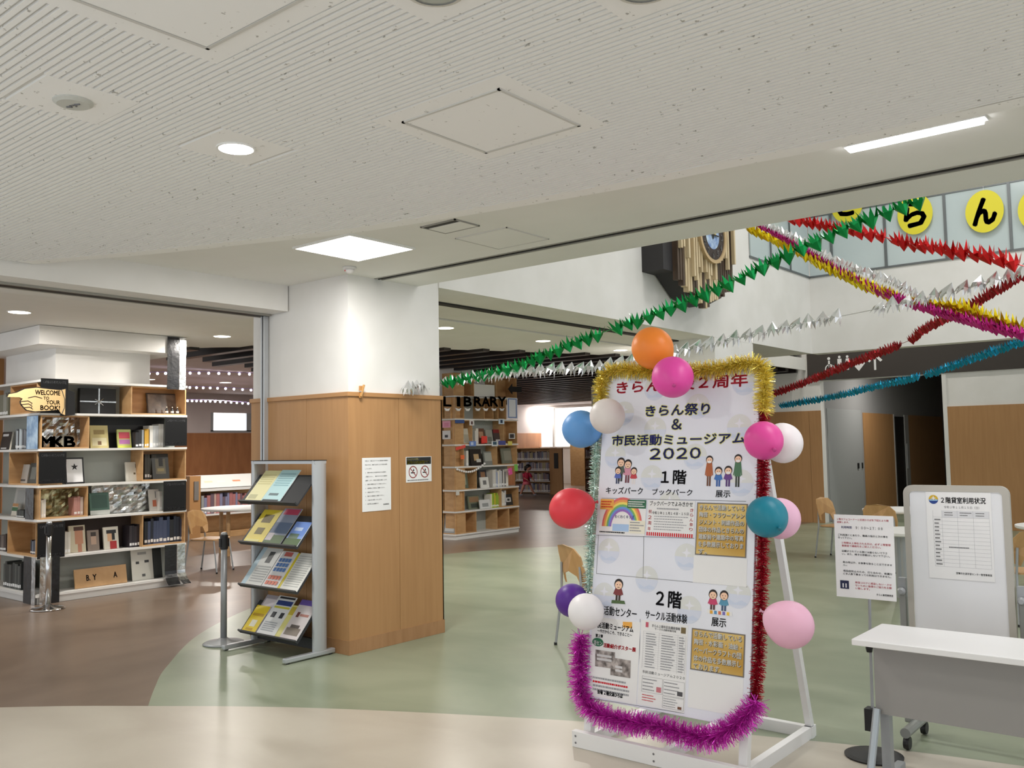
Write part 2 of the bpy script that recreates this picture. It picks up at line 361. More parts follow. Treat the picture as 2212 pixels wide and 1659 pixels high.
up = struct('wall_upper', MB().box(-12, 6, 19.5, 19.7, 4.2, 7.4).box(-12,-11.8,12,19.7,4.2,7.4), m_white, 'white wall of the upper floor behind glass')
struct('ceiling', MB().box(-12, 6, 14.9, 19.7, 6.35, 6.5), m_ceil, 'upper floor ceiling with downlights')
struct('ceiling', MB().box(-12, 7, 5.5, 14.9, 6.9, 7.0).box(-12,7,5.4,5.5,3.5,7.0), m_ceil, 'high ceiling over the atrium')
# far wall with toilet sign band, corridor, beech wainscot
wb = struct('wall_back', MB().box(-12, -6.56, 17.6, 17.8, 0, 3.6).box(-4.3, 6, 17.6, 17.8, 0, 3.6).box(-6.56,-4.3,17.6,17.8,2.78,3.6), m_white, 'white rear wall with beech wainscot')
part('sign_band', MB().box(-6.79, 6, 17.57, 17.6, 2.79, 3.6), m_bandbrown, wb)
part('wood_panel', MB().box(-9.4, -6.80, 17.585, 17.6, 0, 2.2), m_wood, wb)
part('wood_panel', MB().box(-6.795, -6.56, 17.585, 17.6, 0, 2.2), m_wood, wb)
for i in range(4): part('wood_panel', MB().box(-4.25+i*1.5, -2.755+i*1.5, 17.585, 17.6, 0, 2.18), m_wood, wb)
part('white_corner_trim', MB().box(-4.32, -4.25, 17.58, 17.62, 0, 2.78), m_white, wb)
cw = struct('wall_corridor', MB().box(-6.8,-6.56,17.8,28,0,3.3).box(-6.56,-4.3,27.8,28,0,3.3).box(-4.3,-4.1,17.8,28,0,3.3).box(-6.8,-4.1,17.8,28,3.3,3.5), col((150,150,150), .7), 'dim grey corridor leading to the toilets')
part('wood_panel', MB().box(-6.56,-6.545,20.03,22.15,0,2.2), m_wood, cw)
part('wood_panel', MB().box(-6.56,-6.545,23.35,26.5,0,2.2), m_wood, cw)
part('wood_panel', MB().box(-6.5,-4.35,27.78,27.8,0,2.2), m_wood, cw)
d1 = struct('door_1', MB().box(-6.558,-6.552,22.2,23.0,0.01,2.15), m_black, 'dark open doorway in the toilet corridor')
part('door_frame', MB().box(-6.56,-6.53,23.0,23.3,0,2.2).box(-6.56,-6.53,22.15,22.2,0,2.2), col((170,170,168), .6), d1)
part('door_handle', MB().box(-6.55,-6.51,23.05,23.1,.9,1.5), m_alu, d1)
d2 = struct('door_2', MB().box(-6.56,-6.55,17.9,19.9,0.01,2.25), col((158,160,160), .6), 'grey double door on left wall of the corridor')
part('door_handle', MB().box(-6.55,-6.53,19.55,19.62,1.0,1.12), m_black, d2)
part('door_handle', MB().box(-6.55,-6.53,19.82,19.86,1.0,1.12), m_black, d2)
# library far walls and windows
wl = struct('wall_left', MB().box(-24.3,-24,3,34,0,2.2).box(-24.3,-24,3,34,2.76,3.4).box(-24.3,-24,3,15.15,2.2,2.76).box(-24.3,-24,20,34,2.2,2.76), noisy('mauve_wall', (188,178,176), (198,188,186), nscale=1, rough=.8), 'far library wall above brown wood')
part('wood_panel', MB().box(-24,-23.97,3,34,0,2.15), m_woodwall, wl)
wn = struct('window_1', MB().box(-24.25,-24.2,15.15,20,2.2,2.76), col((250,252,255), .3, emit=3.0, name='bright_window'), 'bright strip window in far library wall')
part('window_frame', MB().box(-24.05,-23.98,16.35,16.6,2.2,2.76).box(-24.05,-23.98,15.12,15.2,2.2,2.76).box(-24.05,-23.98,15.12,20,2.18,2.23), m_greyalu, wn)
wf = struct('wall_far', MB().box(-34,-7,31.2,31.4,0,1.55).box(-34,-7,31.2,31.4,3.2,3.5).box(-20.2,-7,31.2,31.4,1.55,3.2), m_white, 'far white library wall')
w2 = struct('window_2', MB().box(-30,-20.2,31.25,31.3,1.55,3.2), col((248,250,250), .6, emit=1.6, name='daylit_roller_blind'), 'bright blinds in far library window')
part('window_frame', MB().box(-23.3,-23.2,31.15,31.25,1.55,3.2).box(-30,-20.2,31.15,31.25,1.5,1.56), m_white, w2)
struct('wall_library', MB().box(-9.5,-9.4,15,31.2,0,3.4), m_white, 'white wall closing the library behind the pier')
# ================================================================ CEILING FITTINGS
def downlight(p, r, label, group=None, power=0, dim=False, color=(1,.95,.88)):
    t = thing('downlight', label, 'ceiling lamp', (p[0], p[1], p[2]), group)
    prof = [(r*1.0,-.004),(r*1.12,-.004),(r*1.14,.004),(r*1.0,.004)]
    part('trim_ring', MB().lathe(prof+prof[:1], 24, caps=False), col((235,235,232), .4), t)
    part('diffuser', MB().lathe([(r*.99,-.002),(r*.6,-.008),(.001,-.01)], 24), m_lampdim if dim else m_lamp, t, smooth=True)
    if power: area_lamp('lamp', (p[0], p[1], p[2]-.03), r*2, power, color)
    return t
downlight((dlp.x,dlp.y,ZG-.002), .072, 'round bright downlight in the grooved lobby ceiling', power=12)
for q in ((dlp.x,.45),(dlp.x+2.7,.9),(1.4,2.3)): downlight((q[0],q[1],ZG-.002), .072, 'round downlight of the lobby ceiling near the viewer', 'lobby downlights near the viewer', power=12)
pc = [PZ(*p,ZC) for p in ((637,535),(757,504),(891,535),(774,560))]
pcx, pcy = sum(p.x for p in pc)/4, sum(p.y for p in pc)/4
t = thing('square_ceiling_light', 'large square glowing panel light in front of the pillar', 'ceiling lamp', (pcx, pcy, ZC-.002))
h = .285
part('frame', MB().box(-h-.015,h+.015,-h-.015,-h,-.012,.004).box(-h-.015,h+.015,h,h+.015,-.012,.004).box(-h-.015,-h,-h,h,-.012,.004).box(h,h+.015,-h,h,-.012,.004), col((235,235,232), .4), t)
part('diffuser', MB().box(-h,h,-h,h,-.01,.002), col((255,252,246), .5, emit=11.0, name='panel_diffuser'), t)
area_lamp('lamp', (pcx, pcy, ZC-.03), .56, 34, (1,.98,.94), sy=.56)
a, b = PZ(1828,318,ZC-.01), PZ(2125,260,ZC-.01)
t = thing('linear_ceiling_light', 'long slim white tube light at edge of grooved ceiling', 'ceiling lamp', ((a.x+b.x)/2, (a.y+b.y)/2+.01, ZC-.005))
L = (b.x-a.x)/2
part('housing', MB().box(-L-.015,L+.015,-.036,.036,-.004,.004), col((235,235,235), .4), t)
part('diffuser', MB().prism([(-.03,-.003),(.03,-.003),(.022,-.02),(-.022,-.02)], -L, L, M=Matrix(((0,0,1,0),(1,0,0,0),(0,1,0,0),(0,0,0,1)))), col((255,253,255), .5, emit=14.0, name='tube_diffuser'), t)
area_lamp('lamp', ((a.x+b.x)/2, (a.y+b.y)/2, ZC-.04), L*2, 10, (.98,.97,1), sy=.05)
for i in range(2):
    t2 = copy_tree(t, T(((a.x+b.x)/2+1.6*(i+1), (a.y+b.y)/2+.01, ZC-.005)), 'slim tube light further right along the lobby ceiling edge', 'tube lights further right')
    area_lamp('lamp', ((a.x+b.x)/2+1.6*(i+1), (a.y+b.y)/2, ZC-.04), L*2, 10, (.98,.97,1), sy=.05)
t = thing('ceiling_speaker', 'round pale grille with small openings at upper left of ceiling', 'ceiling speaker', (spk.x, spk.y, ZG-.002))
part('cover_disc', MB().lathe([(.001,-.012),(.055,-.012),(.068,-.004),(.068,.002)], 28), col((196,197,190), .6), t)
part('grille_opening', MB().tube([(-.03,-.01,-.013),(-.018,.004,-.013),(-.008,-.008,-.013)], .004, 5), m_grey, t)
part('grille_opening', MB().tube([(.0,.012,-.013),(.014,0,-.013),(.03,.01,-.013)], .004, 5), m_grey, t)
part('sensor_dot', MB().lathe([(.001,-.016),(.006,-.013)], 8), m_grey, t)
for p, lb in ((r1, 'round ceiling fitting cut by top edge, left of the two'), (r2, 'round grey ceiling fitting cut by top edge, right of the two')):
    t = thing('ceiling_fitting', lb, 'ceiling fitting', (p.x, p.y, ZG-.002))
    part('rim', MB().lathe([(.072,-.008),(.085,-.006),(.088,.002),(.072,.002)], 28, caps=False), col((205,202,192), .5), t)
    part('recess_disc', MB().lathe([(.001,-.003),(.072,-.003)], 28, caps=False), col((180,182,172), .6), t)
p = PZ(755,577,ZC)
t = thing('smoke_detector', 'small white dome smoke detector above the pillar corner', 'smoke detector', (p.x, p.y, ZC))
part('base', MB().lathe([(.052,0),(.055,-.012),(.045,-.018)][::-1], 24), col((228,226,224), .5), t, smooth=True)
part('dome', MB().lathe([(.001,-.05),(.02,-.047),(.034,-.035),(.038,-.018)], 20), col((232,228,228), .5), t, smooth=True)
part('indicator', MB().ball((-.012,-.034,-.03), .006, 8, 5), col((220,90,90), .4), t)
LBL = {(42,675): 'downlight in library ceiling above the welcome shelf, far left', (480,727): 'downlight in library ceiling between shelf and pillar', (962,709): 'downlight just right of the pillar over library passage', (1173,737): 'middle downlight of the library passage ceiling', (1340,757): 'downlight in library passage beside the orange balloon'}
for q, lb in LBL.items():
    P = PZ(q[0], q[1], ZC+.005); downlight((P.x,P.y,ZC+.008), .1, lb, power=44, dim=True)
for q, z in (((487,828),3.3),((422,866),3.3)):
    P = PZ(q[0], q[1], z); downlight((P.x,P.y,z+.018), .14, 'small distant downlight among the string lights of the library', 'distant downlights by string lights', power=120, dim=True)
for q in ((1168,878),(1225,880),(1245,868),(1275,880)):
    P = PZ(q[0], q[1], 3.3); downlight((P.x,P.y,3.318), .16, 'tiny far downlight above the low bookcases', 'far downlights over low bookcases', power=60, dim=True)
for q in ((-13.5,9.5),(-16,14),(-13,16),(-10.5,9.0),(-17.5,20),(-14,21),(-20,11),(-12.2,13.2)):
    downlight((q[0],q[1],3.318), .1, 'recessed downlight among dark ceiling beams', 'downlights among the dark beams', power=110, dim=True)
for q in ((1770,432),(2048,433),(1733,490)):
    P = PY(q[0], q[1], 16.5); downlight((P.x,P.y,6.345), .12, 'downlight of the upper floor seen through balcony glass', 'upper floor downlights', power=40)
for q in ((-3,9,6.85),(-1,7.5,6.85),(-3,12.5,6.85),(0,12,6.85)): area_lamp('atrium_fill_light', q, 1.2, 58, (1,.98,.96))  # unseen area lights added below the high ceiling to brighten the atrium
downlight((-5.4,19.6,3.29), .1, 'unseen downlight added to brighten the toilet corridor', power=45)  # added lamp, hidden behind the header, that lifts the dark corridor
# ================================================================ FESTIVAL BOARD
FS = frame((-2.853, 4.06, .25), (1,0,0), (0,.28,1.77))
SW_, SH_ = .935, 1.785
bd = thing('festival_signboard', 'tall white festival notice board on wooden easel dressed with tinsel and balloons', 'signboard', (-2.39, 4.06, 0))
IB = bd.matrix_world.inverted()
m_pan = noisy('sign_sheet', (228,231,242), (236,238,246), nscale=1.2, rough=.55)
m_wpaint = col((236,236,236), .5, name='white_painted_wood')
part('panel', MB().box(0,SW_,0,SH_,-.025,0, M=IB@FS), m_pan, bd, bevel=.002)
fm = thing('wooden_easel', 'white painted wooden easel base carrying the festival board', 'easel', (-2.39, 4.45, 0))
IE = fm.matrix_world.inverted()
for x in (-2.845, -1.955):
    part('front_post', MB().box(-.022,.022,-.26,1.72,-.066,-.027, M=IE@FS@T((x+2.853,0,0))), m_wpaint, fm)
    part('side_rail', MB().box(x-.02,x+.02,4.05,4.93,.0,.06, M=IE), m_wpaint, fm)
    part('rear_prop', MB().box(-.017,.017,-.02,.02,0,1.54, M=IE@T((x,4.9,.03))@RX(math.radians(17))), m_wpaint, fm)
part('middle_rail', MB().box(-2.41,-2.37,4.05,4.88,.0,.06, M=IE), m_wpaint, fm)
part('front_bar', MB().box(-2.90,-1.90,3.995,4.03,.0,.085, M=IE), m_wpaint, fm, bevel=.003)
part('rear_bar', MB().box(-2.86,-1.93,4.86,4.9,.0,.06, M=IE), m_wpaint, fm)
for x in (-2.875,-2.4,-1.93):
    for z in (.025,.06): part('screw', MB().lathe([(.001,.004),(.006,.002)], 8, M=IE@T((x,3.995,z))@RX(math.pi/2)), m_grey, fm)
def P_(name, mb, m, off=0): return part(name, mb, m, bd, M=None) if False else part(name, mb, m, bd)
def pr_(pxs, m, off, name='print', parent=None, F=None):
    F = F or FS; parent = parent or bd
    pts = [uv(F, *q) for q in pxs]
    return part(name, MB().flat(pts, off, M=parent.matrix_world.inverted()@F), m, parent)
def sheet_(pxs, m, off, name, parent, F, th=.0015):
    pts = [uv(F, *q) for q in pxs]
    x0 = sum(p[0] for p in (pts[0],pts[3]))/2; x1 = sum(p[0] for p in (pts[1],pts[2]))/2
    y1 = sum(p[1] for p in (pts[0],pts[1]))/2; y0 = sum(p[1] for p in (pts[2],pts[3]))/2
    return part(name, MB().box(x0,x1,y0,y1,off-th,off, M=parent.matrix_world.inverted()@F), m, parent), (x0,y0,x1,y1)
m_wm1, m_wm2, m_wm3, m_wms = (col(c, .6) for c in ((222,224,222),(216,222,238),(206,216,236),(234,235,243)))
for c in ((1507,878),(1415,928),(1597,923),(1329,986),(1501,986),(1408,1032),(1600,1043),(1608,826),(1415,839),(1347,893),(1315,1190),(1483,1203),(1397,1251),(1594,1284),(1489,1317),(1305,1286),(1446,1090),(1372,803),(1540,1130)):
    x, y_ = uv(FS, *c); r = .068
    if not (r*.4 < x < SW_-r*.4): continue
    if x+r > SW_: x = SW_-r
    g = MB().disc(x,y_,r,z=.0006,n=16,a0=0,a1=math.pi,mi=0).disc(x,y_,r,z=.0006,n=16,a0=math.pi,a1=2*math.pi,mi=1)
    g.flat([(x-r*.75,y_-r*.35),(x-.2*r,y_-r*.62),(x+.3*r,y_-r*.4),(x+.8*r,y_-r*.6),(x+.6*r,y_-r*.75),(x-.6*r,y_-r*.75)],.0009,2)
    st = []
    for k in range(8):
        rr = r*(.42 if k%2==0 else .15); st.append((x+rr*math.cos(k*math.pi/4), y_+r*.3+rr*math.sin(k*math.pi/4)))
    g.flat(st,.0009,3)
    g.v = [tuple(IB@FS@Vector(p)) for p in g.v]
    part('emblem_watermark', g, [m_wm1,m_wm2,m_wm3,m_wms], bd)
m_navy = col((38,44,120), .7, name='navy_ink'); m_yel = col((238,238,120), .7, name='yellow_halo'); m_crim = col((190,28,52), .7, name='crimson_ink')
def glow(s, ll, ur, m, b=.026):
    text(FS, s, ll, ur, m_yel, bd, .0014, .075)
    text(FS, s, ll, ur, m, bd, .002, b)
text(FS, 'きらん開設２周年', (1332,851), (1616,806), m_crim, bd, .002, .028)
glow('きらん祭り', (1395,900), (1534,870), m_navy)
glow('＆', (1451,928), (1473,905), m_navy)
glow('市民活動ミュージアム', (1322,963), (1611,934), m_navy)
for k_ in range(4): glow('２０２０'[k_], (1404+k_*28.8,992-k_*.6), (1427.5+k_*28.8,968.8-k_*.6), m_navy)
for s, ll, ur, b in (('１階',(1428,1045),(1483,1016),.025),('キッズパーク',(1309,1066.5),(1389,1053),.012),('ブックパーク',(1409,1069),(1496,1057),.012),('展示',(1546,1074),(1578,1060),.015),
                     ('２階',(1417,1309),(1473,1279.5),.025),('市民活動センター',(1281,1325),(1376,1316.5),.012),('サークル活動体験',(1394,1336.5),(1485,1328),.012),('展示',(1537,1352),(1569,1337),.015)):
    text(FS, s, ll, ur, m_ink, bd, .002, b)
# little clip-art people (flat printed figures)
SK, HAIR = (246,205,176), (44,36,36)
def figure(F, parent, cx, ytop, ybot, shirt, pants, mask=False, wide=1.0):
    (xa, yt), (xb, yb) = uv(F, cx, ytop), uv(F, cx, ybot); h = yt-yb; x = (xa+xb)/2; hr = h*.16*wide
    ms = [col(SK,.7), col(HAIR,.7), col(shirt,.7), col(pants,.7), col((240,240,242),.7), m_ink]
    g = MB(); hy = yt-hr*1.05
    g.rect(x-hr*.55,yb,x-hr*.08,yb+h*.36,.0012,3).rect(x+hr*.08,yb,x+hr*.55,yb+h*.36,.0012,3)
    g.flat([(x-hr*.8,yb+h*.32),(x+hr*.8,yb+h*.32),(x+hr*.7,hy-hr*.7),(x-hr*.7,hy-hr*.7)],.0014,2)
    g.flat([(x-hr*.75,hy-hr*.85),(x-hr*1.15,yb+h*.36),(x-hr*.9,yb+h*.34),(x-hr*.5,hy-hr*1.3)],.0015,2).flat([(x+hr*.5,hy-hr*1.3),(x+hr*.9,yb+h*.34),(x+hr*1.15,yb+h*.36),(x+hr*.75,hy-hr*.85)],.0015,2)
    g.disc(x,hy,hr,hr*1.05,.0016,18,1).disc(x,hy-hr*.2,hr*.82,hr*.78,.0018,16,0)
    g.disc(x-hr*.3,hy-hr*.1,hr*.1,z=.002,n=8,mi=5).disc(x+hr*.3,hy-hr*.1,hr*.1,z=.002,n=8,mi=5)
    if mask: g.rect(x-hr*.5,hy-hr*.85,x+hr*.5,hy-hr*.35,.0021,4)
    else: g.rect(x-hr*.25,hy-hr*.62,x+hr*.25,hy-hr*.52,.0021,5)
    g.v = [tuple(parent.matrix_world.inverted()@F@Vector(p)) for p in g.v]
    part('printed_figure', g, ms, parent)
figure(FS,bd,1341,988,1040,(90,100,90),(60,60,60),False,1.2); figure(FS,bd,1356,992,1043,(215,150,170),(120,70,80),False,1.2); figure(FS,bd,1335,1008,1045,(90,110,190),(70,80,110),False,1.35); figure(FS,bd,1369,1009,1046,(200,70,80),(235,230,230),False,1.35)
figure(FS,bd,1532,984,1050,(178,100,60),(110,70,50),True,.8); figure(FS,bd,1552,1008,1051,(70,120,190),(60,100,170),True,1.3); figure(FS,bd,1573,1006,1051,(110,70,140),(90,60,120),True,1.3); figure(FS,bd,1594,981,1052,(80,120,90),(60,66,60),True,.8)
figure(FS,bd,1336,1250,1303,(130,60,60),(70,60,50),False,1.35); figure(FS,bd,1540,1273,1322,(200,70,110),(90,60,60),False,1.35); figure(FS,bd,1564,1275,1324,(90,150,180),(70,90,120),False,1.35)
pr_([(1322,1296),(1349,1298),(1351,1305),(1321,1303)], col((86,110,70),.7), .0024)
pr_([(1528,1316),(1581,1322),(1582,1331),(1527,1324)], m_paper, .0024)
for k in range(5): pr_([(1534+k*9,1318+k),(1540+k*9,1318.6+k),(1540+k*9,1326+k),(1534+k*9,1325.4+k)], col(((230,170,60),(90,150,200),(220,120,80),(120,110,190),(240,200,80))[k],.7), .0027)
m_lg2 = col((158,159,164), .8, spec=.1, name='pale_grey_ink')
# posters on the board
def lines_(F, parent, pxbox, n, m, off, mar=.06, fill=.45, ragged=.35):
    g = MB(); (x0,y0,x1,y1) = pxbox
    for k in range(n):
        yy = y1-(k+.5)*(y1-y0)/n; hh = (y1-y0)/n*fill/2; xx = x0
        xe = x1-(random.random()*ragged*(x1-x0))
        while xx < xe:
            l = (x1-x0)*random.uniform(.025,.07); g.rect(xx,yy-hh,min(xx+l,xe),yy+hh,off); xx += l+(x1-x0)*.012
    g.v = [tuple(parent.matrix_world.inverted()@F@Vector(p)) for p in g.v]
    return part('print_lines', g, m, parent)
def poster(name, label, pxs, m, off=.0025):
    t = thing(name, label, 'poster', FS@T((*uv(FS, *pxs[3]), 0)))
    sh, bx = sheet_(pxs, m, off, 'sheet', t, FS); return t, bx
def sub(bx, a, b, c, d): x0,y0,x1,y1 = bx; return (x0+(x1-x0)*a, y0+(y1-y0)*b, x0+(x1-x0)*c, y0+(y1-y0)*d)
def rect_on(t, bx, a, b, c, d, m, off, name='print', F=None):
    F = F or FS; q = sub(bx,a,b,c,d); return part(name, MB().rect(*q, off, M=t.matrix_world.inverted()@F), m, t)
def stext(t, bx, s, a, b, c, d, m, off=.0032, bold=.01, F=None):
    q = sub(bx,a,b,c,d); text(F or FS, s, q[:2], q[2:], m, t, off, bold, px=False)
t, bx = poster('rainbow_poster', 'small poster with a rainbow and green heading on the festival board', [(1299,1078),(1395,1080),(1395,1156),(1293,1155)], m_paper)
x0,y0,x1,y1 = bx; W_, H_ = x1-x0, y1-y0
g = MB()
for k, c in enumerate(((222,110,110),(236,160,90),(240,220,110),(120,180,110),(110,150,220),(150,110,190))):
    ro, ri = W_*(.44-.035*k), W_*(.44-.035*(k+1)); n = 16; cx, cy = x0+W_*.5, y0+H_*.22
    for i in range(n):
        a0, a1 = math.pi*i/n, math.pi*(i+1)/n
        g.flat([(cx+ro*math.cos(a0),cy+ro*math.sin(a0)*1.25),(cx+ro*math.cos(a1),cy+ro*math.sin(a1)*1.25),(cx+ri*math.cos(a1),cy+ri*math.sin(a1)*1.25),(cx+ri*math.cos(a0),cy+ri*math.sin(a0)*1.25)],.003,k)
g.v = [tuple(t.matrix_world.inverted()@FS@Vector(p)) for p in g.v]
part('rainbow', g, [col(c,.7) for c in ((222,110,110),(236,160,90),(240,220,110),(120,180,110),(110,150,220),(150,110,190))], t)
rect_on(t,bx,.0,.7,.3,1,col((236,176,84),.7),.0034); rect_on(t,bx,.6,.76,1,1,col((52,110,80),.7),.0034); rect_on(t,bx,.3,.1,.8,.3,col((170,200,236),.7),.0033); rect_on(t,bx,.66,.06,1,.42,col((236,232,214),.7),.0036)
stext(t,bx,'わくわくキッズ',.34,.46,.76,.56,m_navy,.004); lines_(FS,t,sub(bx,.02,.74,.28,.96),3,m_red,.004); lines_(FS,t,sub(bx,.62,.79,.98,.97),3,m_paper,.004); lines_(FS,t,sub(bx,.02,.02,.62,.1),1,m_ink,.004); lines_(FS,t,sub(bx,.68,.1,.98,.4),4,m_lg2,.004)
t, bx = poster('event_poster', 'white poster with red striped bottom edge in middle of the festival board', [(1400,1080),(1501,1082),(1499,1162),(1398,1157)], m_paper)
for k in range(22): rect_on(t,bx,k/22,0,k/22+.028,.1,m_red,.003)
stext(t,bx,'ブックパークでよみきかせ',.04,.84,.96,.97,m_ink); stext(t,bx,'令和２年１１月１４日・１５日',.1,.6,.88,.68,m_ink)
lines_(FS,t,sub(bx,.15,.15,.88,.58),6,m_lg2,.0032,fill=.3); lines_(FS,t,sub(bx,.2,.72,.8,.8),1,m_lg2,.0032)
for k, ch in enumerate('祝２周年'): stext(t,bx,ch,.02,.62-.16*k,.09,.72-.16*k,m_red)
for k, ch in enumerate('きらん祭り'): stext(t,bx,ch,.91,.7-.13*k,.98,.79-.13*k,m_red)
m_gold = noisy('gold_gradient_print', (186,142,52), (248,226,150), scale=(.6,1,3.2), nscale=2.2, rough=.4, detail=1, metal=.2)
m_goldtxt = col((240,240,236), .5, name='silver_white_ink')
def gold_poster(label, pxs, rows):
    t = thing('gold_poster', label, 'poster', FS@T((*uv(FS, *pxs[3]), 0)))
    sh, bx = sheet_(pxs, col((120,112,104),.5), .0022, 'grey_border', t, FS)
    x0,y0,x1,y1 = bx; part('gold_sheet', MB().box(x0+.006,x1-.006,y0+.006,y1-.006,.0012,.003, M=t.matrix_world.inverted()@FS), m_gold, t)
    n = len(rows)
    for k, r in enumerate(rows):
        a, b = 1-(k+.92)/n*.98-.01, 1-(k+.2)/n*.98-.01; w_ = len(r)/10
        stext(t,bx,r,.06,a,.06+.88*w_,b,m_goldtxt,.0044,.022); stext(t,bx,r,.068,a-.012,.068+.88*w_,b-.012,col((110,92,60),.7),.0038,.01)
gold_poster('upper gold poster with seven lines of white text', [(1507,1087),(1615,1087),(1613,1206),(1501,1198)], ['きらんで活動している','陶芸・フラワーアレン','ジメント・刺繍作品の','団体の作品ときらんの','建設前や建築中の写真','を多数展示しておりま','す。'])
gold_poster('lower gold poster with five lines of white text', [(1494,1359),(1611,1368),(1607,1464),(1492,1446)], ['きらんで活動している','陶芸・水彩画・油絵・','ペーパークラフトの団','体の作品を多数展示し','ております。'])
for pxs, lb in (([(1499,1200),(1614,1207),(1613,1268),(1497,1258)],'blank white sheet under the upper gold poster'),([(1491,1448),(1607,1466),(1603,1546),(1484,1530)],'blank white sheet under the lower gold poster')):
    t, bx = poster('blank_sheet', lb, pxs, m_paper, .0016)
for a, b in (((1289,1156),(1500,1163)),((1288.5,1239),(1614.6,1268)),((1391,1156),(1389.6,1248)),((1293,1155),(1288.5,1239)),((1383,1337),(1380,1520)),((1271,1507),(1478,1541)),((1300,1076),(1612,1083))):
    p, q = Vector((*uv(FS,*a),0)), Vector((*uv(FS,*b),0)); d = (q-p).normalized(); n_ = Vector((-d.y,d.x,0))*.0012
    part('ruled_line', MB().add([p-n_,q-n_,q+n_,p+n_],[(0,1,2,3)], M=IB@FS@T((0,0,.0011))), m_grey, bd)
t, bx = poster('activity_poster', 'white poster with two photographs and red heading, lower left of board', [(1283,1337),(1381,1338),(1378,1520),(1267,1504)], m_paper, .0018)
text(FS,'市民活動ミュージアム',(1283,1355),(1369,1353),m_ink,t,.0032,.025); text(FS,'～今だからこそ、できること～',(1291,1366),(1366,1368.5),m_ink,t,.0032,.02)
def txt2(t, s, l, r_, hh, m, bold=.02, F=None, off=.0032):   # baseline from l to r_ with height hh in px
    F = F or FS; a = uv(F,*l); b = uv(F, r_[0], r_[1]-hh); text(F, s, a, (b[0], b[1]), m, t, off, bold, px=False)
TEXTS = TEXTS[:-2] if False else TEXTS
txt2(t,'第２弾',(1287,1376),(1303,1378),7,m_ink,.03)
c = uv(FS,1292,1387); part('speech_bubble', MB().disc(c[0],c[1],.036,.022,.003,20,M=t.matrix_world.inverted()@FS), col((36,110,74),.7), t); txt2(t,'活セン',(1283,1392),(1302,1394),9,m_paper,.03,off=.0042)
txt2(t,'活動紹介ポスター展',(1304,1398),(1374,1408),9,m_red,.035)
m_ph = noisy('photo_print', (92,84,80), (190,180,176), nscale=30, rough=.5, detail=3)
pr_([(1287,1403),(1329,1409),(1328,1445),(1286,1439)], m_ph, .003, 'photograph', t); pr_([(1320,1420),(1363,1427),(1362,1465),(1319,1458)], m_ph, .0034, 'photograph', t)
for (l, r_) in (((1290,1412),(1322,1417)),((1290,1420),(1322,1425)),((1330,1437),(1345,1440)),((1330,1445),(1345,1448))):
    pr_([(l[0],l[1]),(r_[0],r_[1]),(r_[0],r_[1]+5),(l[0],l[1]+5)], col((214,212,214),.6), .0038, 'print', t)
for k, m in enumerate((m_lg2,m_red,m_lg2,m_lg2)):
    q0 = uv(FS,1281,1466+k*8.5); q1 = uv(FS,1360,1459+k*8.5+14); lines_(FS,t,(q0[0],min(q0[1],q1[1]),q1[0],max(q0[1],q1[1])),1,m,.0032,fill=.55,ragged=.1)
txt2(t,'会場 ２階交流ひろば',(1291,1498),(1346,1507),8,m_ink,.04)
pr_([(1346,1343),(1366,1344),(1366,1357),(1346,1355)], col((240,176,80),.7), .0028, 'print', t)
t, bx = poster('schedule_poster', 'white timetable poster with fine grey rows, lower middle of board', [(1384,1338),(1489,1352),(1476,1541),(1379,1521)], m_paper, .0018)
stext(t,bx,'きらん２周年記念講座情報',.24,.93,.84,.965,m_grey); stext(t,bx,'サークル活動体験内容',.3,.9,.76,.925,m_grey)
rect_on(t,bx,.1,.92,.16,.98,col((200,90,110),.7),.0032); rect_on(t,bx,.86,.9,.96,.97,col((120,104,70),.7),.0032)
for k in range(17):
    yy = .87-k*.026; rect_on(t,bx,.06,yy,.97,yy+.0016,col((190,190,194),.7),.0029)
for x_ in (.06,.4,.8,.9,.97): rect_on(t,bx,x_,.43,x_+.004,.87,col((190,190,194),.7),.0029)
lines_(FS,t,sub(bx,.12,.44,.36,.86),14,m_lg2,.0031,fill=.4); lines_(FS,t,sub(bx,.46,.44,.78,.86),14,m_lg2,.0031,fill=.4); lines_(FS,t,sub(bx,.83,.44,.96,.86),14,m_lg2,.0031,fill=.4)
stext(t,bx,'市民活動ミュージアム２０２０',.08,.375,.98,.41,m_ink,bold=0)
for (a,b,c_,d) in ((.08,.16,.52,.34),(.54,.16,.98,.34),(.54,.02,.98,.15)):
    for q in ((a,b,c_,b+.002),(a,d,c_,d+.002),(a,b,a+.004,d),(c_,b,c_+.004,d)): rect_on(t,bx,*q,m_grey,.0029)
    lines_(FS,t,sub(bx,a+.02,b+.01,c_-.1,d-.01),4,m_lg2,.0031,fill=.3)
lines_(FS,t,sub(bx,.1,.05,.44,.14),3,m_red,.0031,fill=.3); rect_on(t,bx,.4,.18,.5,.24,col((200,120,130),.7),.0032); rect_on(t,bx,.84,.18,.95,.23,col((80,80,84),.7),.0032); rect_on(t,bx,.86,.03,.94,.06,col((120,80,60),.7),.0032)
